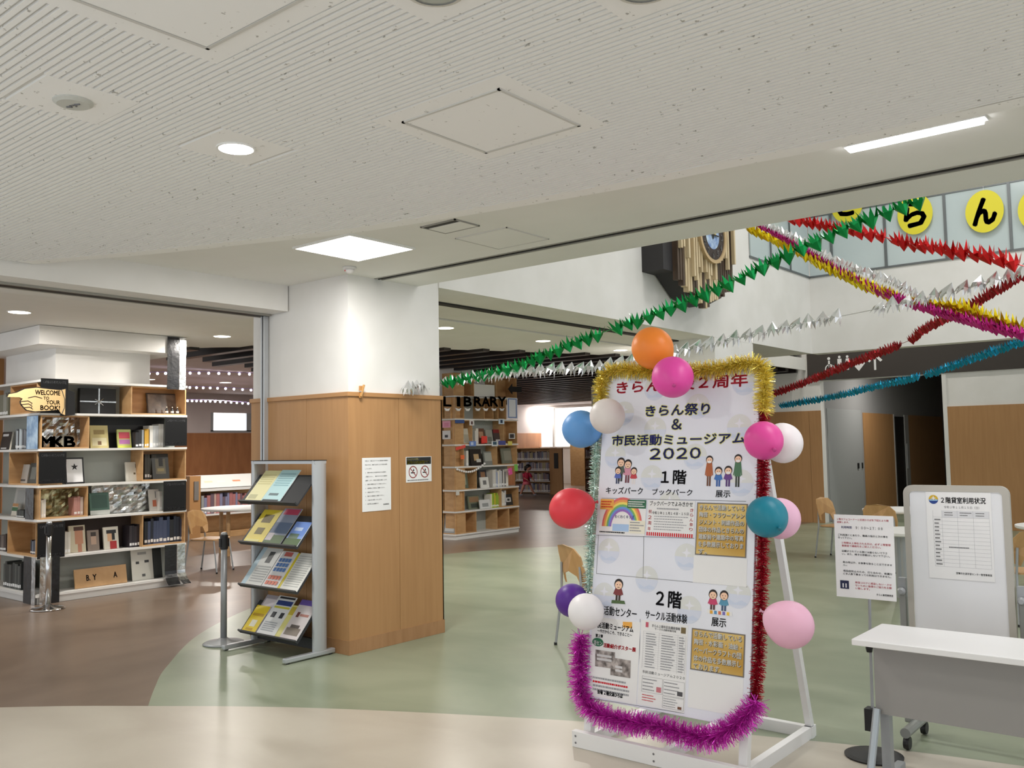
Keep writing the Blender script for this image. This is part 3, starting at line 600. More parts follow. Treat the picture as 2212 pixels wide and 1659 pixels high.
# ---------------------------------------------------------------- tinsel round the board
def tinsel(name, label, path, r, dens, m, sd=1, wd=.0022):
    rnd = random.Random(sd); pts = spline(path, 10); g = MB()
    L = sum((b-a).length for a, b in zip(pts, pts[1:])); n = int(L*dens)
    cum = [0]
    for a, b in zip(pts, pts[1:]): cum.append(cum[-1]+(b-a).length)
    j = 0
    for i in range(n):
        s = i/n*L
        while cum[j+1] < s and j < len(pts)-2: j += 1
        f_ = (s-cum[j])/max(1e-6, cum[j+1]-cum[j]); p = pts[j].lerp(pts[j+1], f_); d = (pts[j+1]-pts[j]).normalized()
        v = Vector((rnd.gauss(0,1), rnd.gauss(0,1), rnd.gauss(0,1))); v = (v-d*v.dot(d)*.8).normalized()
        l = r*rnd.uniform(.6,1.15); wv = v.cross(Vector((rnd.gauss(0,1),rnd.gauss(0,1),rnd.gauss(0,1)))).normalized()*wd
        tip = p+v*l+d*rnd.uniform(-.3,.3)*r+Vector((0,0,-.1*r))
        g.add([p-wv, p+wv, tip+wv*.6, tip-wv*.6], [(0,1,2,3)])
    c = sum(pts, Vector())/len(pts)
    t = thing(name, label, 'tinsel', T(c)); IM = T(-c)
    g.v = [tuple(IM@Vector(p)) for p in g.v]; part('tinsel_strips', g, m, t)['kind'] = 'stuff'
    part('core_wire', MB().tube(pts, .004, 5, M=IM), m, t); return t
def FSp(x, y, off=.02): q = uv(FS, x, y, off); return FS@Vector((q[0], q[1], off))
m_tgold = col((240,222,112), .26, .65, name='gold_tinsel'); m_tsil = col((206,226,216), .2, .8, name='pale_silver_tinsel'); m_tred = col((176,20,44), .3, .4, name='red_tinsel'); m_tmag = col((222,70,204), .26, .62, name='magenta_tinsel')
tinsel('gold_tinsel', 'fluffy gold tinsel along top and upper corners of the festival board', [FSp(1300,880),FSp(1299,835),FSp(1318,800),FSp(1380,800),FSp(1450,803),FSp(1540,797),FSp(1625,783),FSp(1650,800),FSp(1651,850),FSp(1648,888)], .054, 3600, m_tgold, 1, .0021)
tinsel('silver_tinsel', 'thin pale silver tinsel down left edge of the festival board', [FSp(1296,880,.0),FSp(1288,960,.0),FSp(1283,1060,.0),FSp(1276,1170,.0),FSp(1270,1270,.0),FSp(1262,1350,.0)], .036, 2000, m_tsil, 2)
tinsel('red_tinsel', 'dark red tinsel down right edge of the festival board', [FSp(1647,880,-.02),FSp(1648,960,-.02),FSp(1648,1080,-.02),FSp(1647,1200,-.02),FSp(1642,1330,-.02),FSp(1636,1450,-.02),FSp(1628,1530,-.02)], .038, 3200, m_tred, 3)
tinsel('magenta_tinsel', 'thick magenta tinsel garland along bottom edge of the festival board', [FSp(1256,1372),FSp(1254,1430),FSp(1255,1495),FSp(1280,1533),FSp(1330,1552),FSp(1380,1562),FSp(1430,1570),FSp(1480,1585),FSp(1530,1592),FSp(1580,1572),FSp(1618,1540),FSp(1634,1515)], .066, 4200, m_tmag, 4, .0021)
# ---------------------------------------------------------------- balloons
def balloon(label, pxc, rpx, Yp, rgb, ax_px=(0,0), el=1.12, tilt=0):
    c = PY(pxc[0], pxc[1], Yp); dist = (c-C0).dot(_f); r = rpx/FPX*dist
    # axis points to the knot; ax_px = knot direction in picture, third = towards viewer
    d = (_r*ax_px[0] - _u*ax_px[1] - _f*ax_px[2]).normalized()
    q = d.to_track_quat('Z','Y').to_matrix().to_4x4()
    t = thing('balloon', label, 'balloon', T(c)@q)
    n = 20; prof = []
    for i in range(n+1):
        a = math.pi*i/n; z = -math.cos(a); rr = math.sin(a)
        z2 = z*el if z < 0 else z*el*1.1; rr *= 1-.16*max(0,z)**1.5
        prof.append((max(rr*r,.0008), z2*r))
    part('skin', MB().lathe(prof, 32), col(rgb, .42, spec=.4, name='balloon_rubber'), t, smooth=True)
    ze = el*1.1*r
    part('knot', MB().lathe([(.003,ze-.004),(.007,ze+.004),(.004,ze+.009),(.010,ze+.018),(.009,ze+.02)], 12), col(tuple(int(v*.85) for v in rgb), .4), t, smooth=True)
    return t
balloon('orange balloon at top of the festival board', (1410,753), 45, 4.3, (246,140,52), (.55,.75,-.3), 1.06)
balloon('bright pink balloon overlapping the red title of the board', (1453,815), 45, 4.12, (232,78,168), (-.12,.3,.95), 1.05)
balloon('sky blue balloon beside the board, upper left', (1256,927), 41, 4.22, (98,156,218), (.95,.1,-.2), 1.03)
balloon('off-white balloon in front of the blue balloon', (1312,899), 38.5, 4.1, (226,218,214), (.3,.3,-.9), 1.03)
balloon('red balloon hanging at left edge of the board', (1234,1098), 44, 4.05, (226,62,74), (.95,-.2,-.2), 1.1)
balloon('purple balloon behind the white one at lower left', (1236,1297), 36, 4.1, (84,40,140), (.5,.3,-.8), 1.03)
balloon('white balloon in front of the purple balloon', (1266,1321), 39, 3.98, (238,236,238), (.4,-.2,-.9), 1.04)
balloon('magenta pink balloon on right edge of the board', (1650,952), 42, 4.16, (228,76,158), (.15,.3,.94), 1.02)
balloon('white balloon behind the magenta pink one', (1690,957), 43.6, 4.39, (242,236,238), (-.8,.1,-.3), 1.0)
balloon('teal balloon on right edge of the board', (1657,1117), 45, 4.12, (24,128,150), (.2,.3,.93), 1.0)
balloon('pale pink balloon behind the teal one', (1684,1120), 44.5, 4.36, (240,190,216), (-.8,.1,-.3), 1.0)
balloon('large pale pink balloon low on right of the board', (1705,1349), 51, 4.12, (240,186,210), (-.8,-.35,-.3), 1.03)
# ================================================================ FOIL GARLANDS ACROSS THE ATRIUM
def garland(name, label, ctrl, m, s0, s1, step, up=False, sd=0, gaps=(), petals=9):
    rnd = random.Random(sd)
    P = []
    for x, y, pl in ctrl: P.append(PX(x, y, pl[1]) if isinstance(pl, tuple) else PY(x, y, pl))
    pts = spline(P, 16); cum = [0]
    for a, b in zip(pts, pts[1:]): cum.append(cum[-1]+(b-a).length)
    L = cum[-1]; g = MB(); g2 = MB(); s = 0; j = 0
    while s < L:
        f_ = s/L
        while j < len(pts)-2 and cum[j+1] < s: j += 1
        k = (s-cum[j])/max(1e-6, cum[j+1]-cum[j]); p = pts[j].lerp(pts[j+1], k); d = (pts[j+1]-pts[j]).normalized()
        sz = (s0+(s1-s0)*f_)*rnd.uniform(.85,1.1); s += step*sz
        if any(a < f_ < b for a, b in gaps): continue
        ax = Vector((rnd.uniform(-.25,.25), rnd.uniform(-.25,.25), 1 if up else -1)).normalized() + d*.25; ax.normalize()
        e1 = ax.orthogonal().normalized(); e2 = ax.cross(e1); a0 = rnd.random()*6
        vs = [p+ax*sz*.54]; n = petals
        for q in range(n):
            a = a0+2*math.pi*q/n; vs.append(p+ax*sz*.05+(e1*math.cos(a)+e2*math.sin(a))*sz*.33)
        for q in range(n):
            a = a0+2*math.pi*(q+.5)/n; rr = rnd.uniform(.36,.56); vs.append(p-ax*sz*rnd.uniform(.28,.45)+(e1*math.cos(a)+e2*math.sin(a))*sz*rr)
        fs = [(0,1+q,1+(q+1)%n) for q in range(n)]+[(1+q,1+n+q,1+(q+1)%n) for q in range(n)]
        if gaps and f_ > gaps[0][1]: g2.add(vs, fs)
        else: g.add(vs, fs)
    c = pts[0]; t = thing(name, label, 'garland', T(c)); IM = T(-c)
    for gg in (g, g2):
        if not gg.v: continue
        gg.v = [tuple(IM@Vector(p)) for p in gg.v]; part('foil_frills', gg, m, t)
    part('string', MB().tube(pts, .003, 5, M=IM), m, t)
    return t
mg_ = lambda c, n: col(c, .22, .85, name=n)
g_green, g_silver, g_red, g_gold, g_mag, g_blue = mg_((26,150,76),'green_foil'), mg_((226,226,228),'silver_garland_foil'), mg_((206,40,40),'red_foil'), mg_((232,206,30),'yellow_gold_foil'), mg_((190,44,130),'magenta_foil'), mg_((24,134,170),'blue_foil')
g_wine = mg_((150,34,40),'wine_foil')
garland('foil_garland', 'green foil garland rising from the pillar to upper right', [(962,826,5.85),(1100,795,5.9),(1250,737,5.95),(1450,665,6.0),(1600,600,6.05),(1700,550,6.1),(1850,483,6.15),(1992,428,6.2)], g_green, .13, .15, .68, False, 1, gaps=((.405,.43),))
garland('foil_garland', 'long silver foil garland strung from pillar across the atrium', [(880,840,('X',-5.45)),(950,828,5.85),(1050,812,5.9),(1180,800,5.95),(1300,792,6.0),(1500,752,6.1),(1700,707,6.25),(1940,658,6.4),(2060,630,6.5),(2212,588,6.6)], g_silver, .125, .13, .72, True, 2, gaps=((.79,.82),))
garland('foil_garland', 'yellow gold foil garland running down to the right', [(1622,495,8.2),(1700,530,8.0),(1800,582,7.6),(1900,628,7.2),(1985,652,6.9),(2060,660,6.8),(2130,682,6.6),(2212,707,6.4)], g_gold, .13, .13, .62, False, 3, gaps=((.66,.7),))
garland('foil_garland', 'small silver foil garland above the yellow one', [(1652,485,8.0),(1720,514,7.8),(1790,556,7.6),(1860,585,7.3),(1930,610,7.0),(1985,640,6.8)], g_silver, .09, .09, .8, True, 4)
garland('foil_garland', 'magenta foil garland running down beneath the yellow one', [(1640,485,8.1),(1750,547,7.8),(1850,606,7.4),(1950,648,7.0),(2060,682,6.7),(2130,702,6.5),(2212,722,6.3)], g_mag, .09, .10, .42, False, 5)
garland('foil_garland', 'bright red foil garland below the yellow letter discs', [(1712,473,7.2),(1800,490,7.0),(1900,510,6.9),(1950,522,6.8),(2050,540,6.6),(2130,552,6.5),(2212,575,6.4)], g_red, .12, .14, .68, False, 6, gaps=((.44,.49),))
garland('foil_garland', 'wine red foil garland passing in front of the toilet sign', [(1672,850,13.5),(1740,825,12.5),(1830,788,11.0),(1965,735,9.3),(1990,715,9.0),(2080,668,8.0),(2150,628,7.4),(2212,590,6.9)], g_wine, .135, .10, .72, False, 7, gaps=((.62,.66),))
garland('foil_garland', 'teal blue foil garland, the lowest one on the right', [(1688,876,14.0),(1800,856,12.5),(1900,832,11.0),(1990,812,9.8),(2100,775,8.6),(2212,736,7.6)], g_blue, .125, .085, .85, False, 8, gaps=((.66,.69),))
# ---------------------------------------------------------------- yellow letter discs on the balcony glass
FG = frame((PXB,14.5,4.3),(1,0,0),(0,0,1))
for ch, cx, cy in (('き',1830,440),('ら',1977,463),('ん',2127,457),('祭',2243,452)):
    a = uv(FG,cx,cy); rx, ry = .255, .315
    t = thing('letter_disc', {'き':'yellow paper disc with black letter, half hidden by ceiling edge','ら':'yellow paper disc with black letter, middle one behind garlands','ん':'yellow paper disc with black letter, right of the others','祭':'yellow paper disc just cut by right edge of the picture'}[ch], 'paper disc', FG@T((a[0],a[1],.02)), 'letter discs on the balcony')
    g = MB(); n = 32; g.prism([(rx*math.cos(2*math.pi*k/n), ry*math.sin(2*math.pi*k/n)) for k in range(n)], -.002, .002)
    part('disc', g, col((226,214,52), .6, name='yellow_card'), t)
    text(FG@T((a[0],a[1],.02)), ch, (-.15,-.19), (.15,.19), m_ink, t, .004, .045, px=False)
    part('thread', MB().tube([(0,ry,0),(0,1.68-a[1]+.3,0)], .002, 4), m_paper, t)
# ---------------------------------------------------------------- wall clock of wooden slats
FC_ = frame((PXB,0,0),(0,1,0),(0,0,1)); CD = .42
FCF = FC_@T((0,0,CD))
cc_ = uv(FCF,1537,508); RC = .36
ck = thing('wall_clock', 'big wall clock framed by light and dark wooden slats', 'clock', FC_@T((cc_[0],cc_[1],0)))
part('case', MB().box(-1.0,.62,-.55,1.0,.0,CD-.13), col((44,42,44),.6), ck)
part('lower_case', MB().prism([(-.75,-.54),(.58,-.54),(.5,-.72),(.1,-.86),(-.35,-.8)], .02, CD-.14), col((44,42,44),.6), ck)
rr = random.Random(3); x = -.78
m_sl, m_sd = noisy('light_slat', (196,176,140), (218,200,166), scale=(3,.4,3), nscale=4, rough=.5), noisy('dark_slat', (62,48,38), (86,68,54), scale=(3,.4,3), nscale=4, rough=.5)
while x < .66:
    w_ = .045; f_ = (x+.1)
    part('slat', MB().box(x,x+w_,-.92+abs(f_)*.42+rr.uniform(-.04,.04),.95,CD-.13,CD-.06), m_sd if rr.random() < .6 else m_sl, ck)
    if rr.random() < .75: part('slat', MB().box(x+.012,x+.012+w_*.8,-.62+abs(f_+.1)*.55+rr.uniform(-.12,.12),.95,CD-.055,CD-.01), m_sl, ck)
    x += .062
part('rim', MB().lathe([(RC*.86,CD-.03),(RC,CD-.03),(RC,CD+.03),(RC*.88,CD+.03),(RC*.86,CD-.03)], 40, caps=False), col((190,164,124),.5), ck)
part('dial', MB().disc(0,0,RC*.88,z=CD+.012,n=40), col((52,40,36),.6), ck)
part('centre_picture', MB().disc(0,0,RC*.5,z=CD+.014,n=32), noisy('sea_picture', (70,110,180), (200,220,236), nscale=9, rough=.5), ck)
part('sun_picture', MB().disc(.03,.06,RC*.2,z=CD+.016,n=20), col((232,206,120),.6), ck)
for k in range(12):
    a = math.pi/2-k*math.pi/6; cx, cy = .7*RC*math.cos(a), .7*RC*math.sin(a); h_ = .038
    text(FC_@T((cc_[0],cc_[1],0)), str(k or 12), (cx-.02*(1+(k in (0,10,11))),cy-h_), (cx+.02*(1+(k in (0,10,11))),cy+h_), m_paper, ck, CD+.02, .02, 'numeral', px=False)
part('hand', MB().prism([(-.012,-.05),(.012,-.05),(.008,.2),(-.008,.2)], CD+.022, CD+.026), m_black, ck); part('hand', MB().prism([(-.05,-.012),(-.05,.012),(.14,.008),(.14,-.008)], CD+.027, CD+.031), m_black, ck)
# ---------------------------------------------------------------- toilet sign pictograms on the dark band
FB = frame((-6.79,17.57,0),(1,0,0),(0,0,1))
ts = thing('toilet_sign', 'white toilet pictograms and arrow on the dark band', 'sign', FB@T((*uv(FB,1840,790),0)))
IT = ts.matrix_world.inverted()@FB
def person_icon(cx, y0, y1, skirt):
    (x, yt), (_, yb) = uv(FB,cx,y0), uv(FB,cx,y1); h_ = yt-yb; g = MB(); g.disc(x,yt-h_*.1,h_*.09,z=.004,n=12)
    if skirt: g.flat([(x-h_*.1,yt-h_*.22),(x+h_*.1,yt-h_*.22),(x+h_*.17,yt-h_*.62),(x-h_*.17,yt-h_*.62)],.004)
    else: g.rect(x-h_*.14,yt-h_*.6,x+h_*.14,yt-h_*.22,.004)
    g.rect(x-h_*.09,yb,x-h_*.015,yt-h_*.6,.004).rect(x+h_*.015,yb,x+h_*.09,yt-h_*.6,.004)
    g.v = [tuple(IT@Vector(p)) for p in g.v]; part('pictogram', g, m_paper, ts)
person_icon(1813,768,800,False); person_icon(1830,767,799,True)
x, y_ = uv(FB,1792,790); g = MB().ring(x,y_-.06,.07,.09,.004,20).disc(x-.01,y_+.14,.03,z=.004,n=10).rect(x-.025,y_-.02,x+.01,y_+.1,.004).rect(x-.02,y_-.03,x+.09,y_,.004).flat([(x+.07,y_-.02),(x+.095,y_-.02),(x+.14,y_-.13),(x+.11,y_-.13)],.004)
g.v = [tuple(IT@Vector(p)) for p in g.v]; part('pictogram', g, m_paper, ts)
x, y_ = uv(FB,1855,788); g = MB().flat([(x,y_-.12),(x+.12,y_+.02),(x+.09,y_+.09),(x,y_+.03),(x-.09,y_+.09),(x-.12,y_+.02)],.004); g.v = [tuple(IT@Vector(p)) for p in g.v]; part('pictogram', g, m_paper, ts)
x, y_ = uv(FB,1890,781); g = MB().rect(x-.02,y_-.16,x+.02,y_+.13,.004).flat([(x,y_+.17),(x-.14,y_+.02),(x-.1,y_-.01),(x,y_+.1)],.004).flat([(x,y_+.1),(x+.1,y_-.01),(x+.14,y_+.02),(x,y_+.17)],.004); g.v = [tuple(IT@Vector(p)) for p in g.v]; part('arrow', g, m_paper, ts)
# ================================================================ PILLAR NOTICES
FP = frame((PXB,PYA,0),(0,1,0),(0,0,1))
def notice(name, label, pxs, m=m_paper, off=.003):
    t = thing(name, label, 'notice', FP@T((*uv(FP,*pxs[3]),0))); sh, bx = sheet_(pxs, m, off, 'sheet', t, FP, .002); return t, bx
t, bx = notice('text_notice', 'tall white printed text notice taped to the beech pillar', [(782,990),(844,987),(844,1101),(782,1106)])
rows = ['お知らせ　新型コロナウイルス感染症の感染拡大','防止のため、当館では次のとおり利用を制限','しています。','１　発熱や咳などの症状がある方は来館を','ご遠慮ください。　館内ではマスクの着用を','お願いします。手指の消毒をお願いします。','２　座席の間隔をあけてご利用ください。','３　長時間のご利用はご遠慮ください。','４　会話はお控えください。','５　館内での飲食はご遠慮ください。','６　ご協力をお願いいたします。','７　御不明な点は職員まで']
for k, r in enumerate(rows): 
    yy = .93-k*.073; stext(t,bx,r,.1,yy,.1+.8*min(1,len(r)/21),yy+.024,m_grey,.0042,.005,F=FP)
stext(t,bx,'管理事務室',.72,.1,.92,.125,m_ink,.0042,.01,F=FP)
t, bx = notice('no_smoking_notice', 'small black and white no smoking notice on the beech pillar', [(876,988),(931,985),(932,1039),(877,1043)])
rect_on(t,bx,.02,.7,.98,.98,m_black,.0036,F=FP); stext(t,bx,'敷地内全面禁煙です。',.05,.72,.95,.84,col((226,206,60),.7),.0042,.03,F=FP); stext(t,bx,'きらんからのお願い',.05,.87,.5,.95,col((170,160,100),.7),.0042,.0,F=FP)
x0,y0,x1,y1 = bx
for fx in (.27,.73):
    cx, cy, r = x0+(x1-x0)*fx, y0+(y1-y0)*.4, (x1-x0)*.17
    part('prohibition_ring', MB().ring(cx,cy,r*.84,r,.004,28,M=t.matrix_world.inverted()@FP).flat([(cx-r*.68,cy+r*.58),(cx-r*.58,cy+r*.68),(cx+r*.68,cy-r*.58),(cx+r*.58,cy-r*.68)],.0042,M=t.matrix_world.inverted()@FP), col((150,60,58),.7), t)
    part('pictogram', MB().rect(cx-r*.5,cy-r*.2,cx+r*.4,cy-r*.02,.0038,M=t.matrix_world.inverted()@FP).flat([(cx-.1*r,cy+.1*r),(cx+.3*r,cy+.2*r),(cx+.1*r,cy+.6*r)],.0038,M=t.matrix_world.inverted()@FP), m_ink, t)
lines_(FP,t,sub(bx,.05,.04,.95,.12),1,m_grey,.0042)
p = PX(776,846,PXB)
t = thing('wooden_clip', 'small wooden clip stuck on the pillar trim', 'clip', FP@T((p.y-PYA,p.z,.0)))
part('clip_arm', MB().box(-.014,.012,-.05,.045,.012,.026), col((186,136,78),.5), t); part('clip_arm', MB().box(.0,.014,-.04,.06,.02,.034, M=RZ(-.35)), col((196,150,92),.5), t); part('spring', MB().tube([(-.02,0,.024),(.02,0,.024)], .006, 8), m_alu, t)
# ================================================================ BROCHURE RACK
RXL, RXR = -6.50, -5.70
rk = thing('brochure_rack', 'silver brochure rack with four sloping dark shelves beside the pillar', 'rack', (-6.10,4.5,0)); IR = T((6.10,-4.5,0))
def oval_post(x):
    n = 16; pts = [(x+.021*math.copysign(abs(math.cos(2*math.pi*k/n))**.5,math.cos(2*math.pi*k/n)), 4.548+.064*math.copysign(abs(math.sin(2*math.pi*k/n))**.7,math.sin(2*math.pi*k/n))) for k in range(n)]
    return MB().prism(pts, .03, 1.515, M=IR)
for x in (RXL, RXR):
    part('post', oval_post(x), m_alu, rk); ft = part('foot', MB().box(x-.022,x+.022,4.215,4.69,.008,.045, M=IR), m_alu, rk, bevel=.008)
    for yy in (4.25,4.655): part('foot_pad', MB().lathe([(.015,.0),(.015,.008)], 10, M=IR@T((x,yy,0))), m_black, ft)
part('top_bar', MB().box(RXL-.02,RXR+.02,4.49,4.605,1.49,1.513, M=IR), m_alu, rk); part('top_cap', MB().box(RXL-.021,RXR+.021,4.486,4.61,1.513,1.519, M=IR), m_black, rk)
part('rear_bar', MB().box(RXL,RXR,4.53,4.56,.05,.13, M=IR), m_black, rk)
SHELF = []
m_rack = col((46,47,50), .55, name='rack_shelf_plastic')
for zf, zb in ((1.185,1.40),(.855,1.075),(.512,.745),(.14,.362)):
    fr = frame((RXL+.025,4.36,zf),(1,0,0),(0,.19,zb-zf)); L_ = math.hypot(.19,zb-zf); SHELF.append((fr,L_))
    part('shelf', MB().box(0,RXR-RXL-.05,0,L_,-.012,0, M=IR@fr).box(0,RXR-RXL-.05,-.012,0,-.012,.028, M=IR@fr), m_rack, rk)
def brochure(label, k, u0, u1, v1, rgb, shapes=(), z=.003, v0=.0, lean=0):
    fr, L_ = SHELF[k]; wd = RXR-RXL-.05
    t = thing('brochure', label, 'brochure', fr@T((wd*u0,.002+v0,z)), 'brochures on the rack')
    w_, h_ = wd*(u1-u0), L_*v1
    part('pages', MB().box(0,w_,0,h_,0,.004), m_paper, t); cv_ = part('cover', MB().box(0,w_,0,h_,.0042,.0052), col(rgb,.45), t)
    for i, (a,b,c,d,cl) in enumerate(shapes): part('cover_print', MB().rect(w_*a,h_*b,w_*c,h_*d,.0056+.0003*i), col(cl,.5), cv_)
    return t
def rows_(a,b,c,d,n,cl): return [(a, b+(d-b)*k/n, c, b+(d-b)*(k+.45)/n, cl) for k in range(n)]
brochure('pale yellow leaflet on the top shelf of the rack',0,.07,.36,1.12,(238,232,178),[(.1,.08,.6,.22,(200,196,150))]+rows_(.1,.55,.9,.9,5,(216,208,150)))
brochure('pale blue leaflet on the top shelf of the rack',0,.365,.69,1.15,(190,226,230),[(.05,.02,.9,.08,(60,70,74)),(.2,.2,.7,.27,(110,130,134))]+rows_(.1,.5,.9,.92,6,(150,190,198)))
brochure('yellow booklet with figures on the second rack shelf',1,.05,.385,1.12,(236,214,62),[(.25,.6,.75,.85,(120,104,50)),(.3,.25,.7,.45,(130,116,60)),(.1,.02,.8,.1,(240,232,150))])
brochure('mountain photo magazine with pink title on second shelf',1,.40,.70,1.2,(150,160,180),[(.1,.82,.95,.98,(206,80,110)),(0,.3,1,.6,(104,122,150)),(0,0,1,.25,(84,110,70)),(.0,.1,.35,.3,(214,206,212))])
brochure('small blue sky and mountain leaflet at right of second shelf',1,.74,.995,.78,(120,150,214),[(0,0,1,.3,(74,100,60)),(.1,.3,.7,.5,(96,116,100)),(.2,.62,.7,.76,(190,206,232))])
brochure('white newsletter with pale blue edge on third shelf',2,.01,.37,1.18,(222,224,220),[(0,0,.22,1,(190,214,226)),(.5,.6,.75,.9,(80,84,84))]+rows_(.3,.1,.95,.55,7,(176,178,178)))
brochure('leaflet with blue and orange photo grid on third shelf',2,.385,.655,1.12,(226,226,226),[(.25,.86,.75,.98,(206,110,100))]+[(.12+.2*i,.44+.13*j,.28+.2*i,.54+.13*j,(90,130,190)) for i in range(4) for j in range(3)]+[(.12+.2*i,.08+.14*j,.28+.2*i,.18+.14*j,(226,130,110)) for i in range(4) for j in range(2)], .004)
brochure('thin yellow booklet edge between leaflets on third shelf',2,.6,.69,1.1,(224,206,50),(),.0)
brochure('white text leaflet at right of third shelf',2,.7,.995,1.12,(226,226,220),rows_(.08,.1,.92,.95,14,(186,188,184)))
brochure('small yellow booklet on the bottom rack shelf',3,.03,.27,.82,(236,208,40),[(.3,.2,.7,.45,(240,236,214)),(.2,.06,.7,.14,(200,160,40)),(.1,.6,.9,.7,(200,160,40))])
brochure('photo leaflet behind the small yellow booklet on bottom shelf',3,.08,.34,1.18,(176,168,176),[(0,0,1,.5,(120,116,126)),(.1,.7,.9,.9,(224,216,220))],-.0)
brochure('white leaflet with two dark photos on bottom shelf',3,.30,.61,1.2,(228,230,230),[(.1,.93,.95,.98,(40,40,44)),(.1,.76,.95,.88,(44,66,130)),(.1,.68,.95,.73,(214,206,70)),(.2,.44,.42,.58,(50,54,60)),(.66,.44,.86,.58,(50,54,60))]+rows_(.1,.1,.8,.35,5,(170,174,180)),.0045)
brochure('yellow and white leaflet hidden behind others on bottom shelf',3,.56,.72,.98,(226,220,140),[(.1,.7,.9,.95,(200,180,60))],.0)
brochure('castle leaflet with purple top at right of bottom shelf',3,.70,.985,1.18,(214,206,206),[(0,.86,1,1,(110,90,170)),(.2,.55,.36,.68,(110,60,50)),(.1,.1,.9,.28,(130,120,110)),(.25,.28,.75,.36,(96,88,84)),(.4,.58,.9,.64,(180,130,120))],.0045)
# ================================================================ BARRIER POSTS
def barrier(label, p, h, m, cap=True):
    t = thing('barrier_post', label, 'barrier post', T((p[0],p[1],0)))
    part('base', MB().lathe([(.165,0),(.168,.008),(.15,.018),(.06,.03),(.03,.05)], 36), m, t, smooth=True)
    part('pole', MB().lathe([(.026,.03),(.026,h-.13)], 20), m, t, smooth=True)
    part('belt_head', MB().lathe([(.028,h-.14),(.034,h-.135),(.034,h-.03),(.028,h-.02)], 20).box(-.012,.012,-.042,.042,h-.12,h-.05), m_black, t)
    part('cap', MB().lathe([(.026,h-.02),(.028,h-.01),(.02,h),(.001,h+.001)], 20), m_greyalu, t); return t
p2 = PZ(483,1390); barrier('grey metal belt barrier post beside the brochure rack', (p2.x,p2.y), .92, m_greyalu)
p1 = PZ(103,1316); barrier('polished chrome belt barrier post by the welcome bookshelf', (p1.x,p1.y), .90, m_chrome)
# ================================================================ FOLDING TABLE, WHITEBOARD, NOTICE STAND
TX0, TX1, TY0, TY1, TZ = -1.468, .33, 4.197, 4.632, .70
tb = thing('folding_table', 'white topped folding table with grey front panel at right', 'table', (-.57,4.41,0)); I = T((.57,-4.41,0))
part('tabletop', MB().box(TX0,TX1,TY0,TY1,TZ-.028,TZ, M=I), col((238,238,238),.35), tb, bevel=.004)
m_mod = col((152,150,147),.6,name='grey_modesty_panel')
part('modesty_panel', MB().box(-1.43,.29,4.375,4.393,.335,.665, M=I), m_mod, tb)
for x in (-1.40,.26):
    part('leg_column', MB().box(x-.02,x+.02,4.40,4.45,.06,TZ-.03, M=I), m_greyalu, tb)
    ft = part('foot', MB().box(x-.02,x+.02,4.2,4.62,.02,.06, M=I), m_greyalu, tb, bevel=.006)
    part('front_leg', MB().tube([(x-.02,4.36,.36),(x-.035,4.25,.03)], .018, 10, M=I), col((176,184,190),.35,.5), tb)
    for yy in (4.22,4.6): part('caster', MB().lathe([(.001,-.012),(.02,-.012),(.02,.012),(.001,.012)], 14, M=I@T((x,yy,.02))@RY(math.pi/2)), m_black, ft)
WY = 5.12
wbd = thing('whiteboard', 'portable whiteboard on grey stand behind the folding table', 'whiteboard', (-1.22,WY,0)); IWB = T((1.22,-WY,0))
def rounded(x0,x1,z0,z1,r,n=6):
    out = []
    for cx, cz, a0 in ((x1-r,z1-r,0),(x0+r,z1-r,90),(x0+r,z0+r,180),(x1-r,z0+r,270)):
        for k in range(n+1): a = math.radians(a0+90*k/n); out.append((cx+r*math.cos(a), cz+r*math.sin(a)))
    return out
FW = frame((0,WY-.02,0),(1,0,0),(0,0,1))
wx0, wx1, wz0, wz1 = -1.474, -.965, .42, 1.357
oo, ii = rounded(wx0,wx1,wz0,wz1,.045), rounded(wx0+.032,wx1-.032,wz0+.032,wz1-.032,.02)
g = MB(); n = len(oo); vs = [(a,b,0) for a,b in oo]+[(a,b,.004) for a,b in ii]+[(a,b,-.03) for a,b in oo]
g.add(vs, [(k,(k+1)%n,n+(k+1)%n,n+k) for k in range(n)]+[(2*n+k,2*n+(k+1)%n,(k+1)%n,k) for k in range(n)], M=IWB@FW)
part('rim', g, m_silverpl, wbd); part('board', MB().prism(ii, -.02, .0, M=IWB@FW), col((230,231,234),.25,name='whiteboard_surface'), wbd)
m_tube = col((148,150,146),.4,.35,name='whiteboard_stand_tube')
for s_, x in ((-1,-1.505),(1,-.935)):
    up_ = part('upright', MB().box(x-.018,x+.018,WY-.01,WY+.03,.1,.78, M=IWB), m_tube, wbd, bevel=.006)
    part('knob', MB().lathe([(.02,0),(.022,.015),(.012,.03)], 14, M=IWB@T((x,WY-.01,.79))@RX(math.pi/2)), m_greyalu, up_)
    part('bracket', MB().box(x-.02,x+.02,WY-.005,WY+.025,.76,.86, M=IWB), m_greyalu, wbd)
    bt_ = part('base_tube', MB().tube([(x+.03,WY-.17,.09),(x+.03,WY+.2,.09)], .026, 12, M=IWB), m_tube, wbd)
    for yy in (WY-.14,WY+.17): part('caster', MB().lathe([(.001,-.014),(.032,-.014),(.036,0),(.032,.014),(.001,.014)], 16, M=IWB@T((x+.03,yy,.036))@RY(math.pi/2)), m_black, bt_)
part('cross_tube', MB().tube([(-1.475,WY,.2),(-.965,WY,.2)], .017, 12, M=IWB), m_tube, wbd)
def wsheet(name, label, pxs, F, off, cat='notice'):
    t = thing(name, label, cat, F@T((*uv(F,*pxs[3]),0))); sh, bx = sheet_(pxs, m_paper, off, 'sheet', t, F, .0012); return t, bx
t, bx = wsheet('room_schedule_sheet', 'printed room usage sheet with round emblem taped to the whiteboard', [(1998,1062),(2142,1064),(2148,1255),(2010,1250)], FW, .0025)
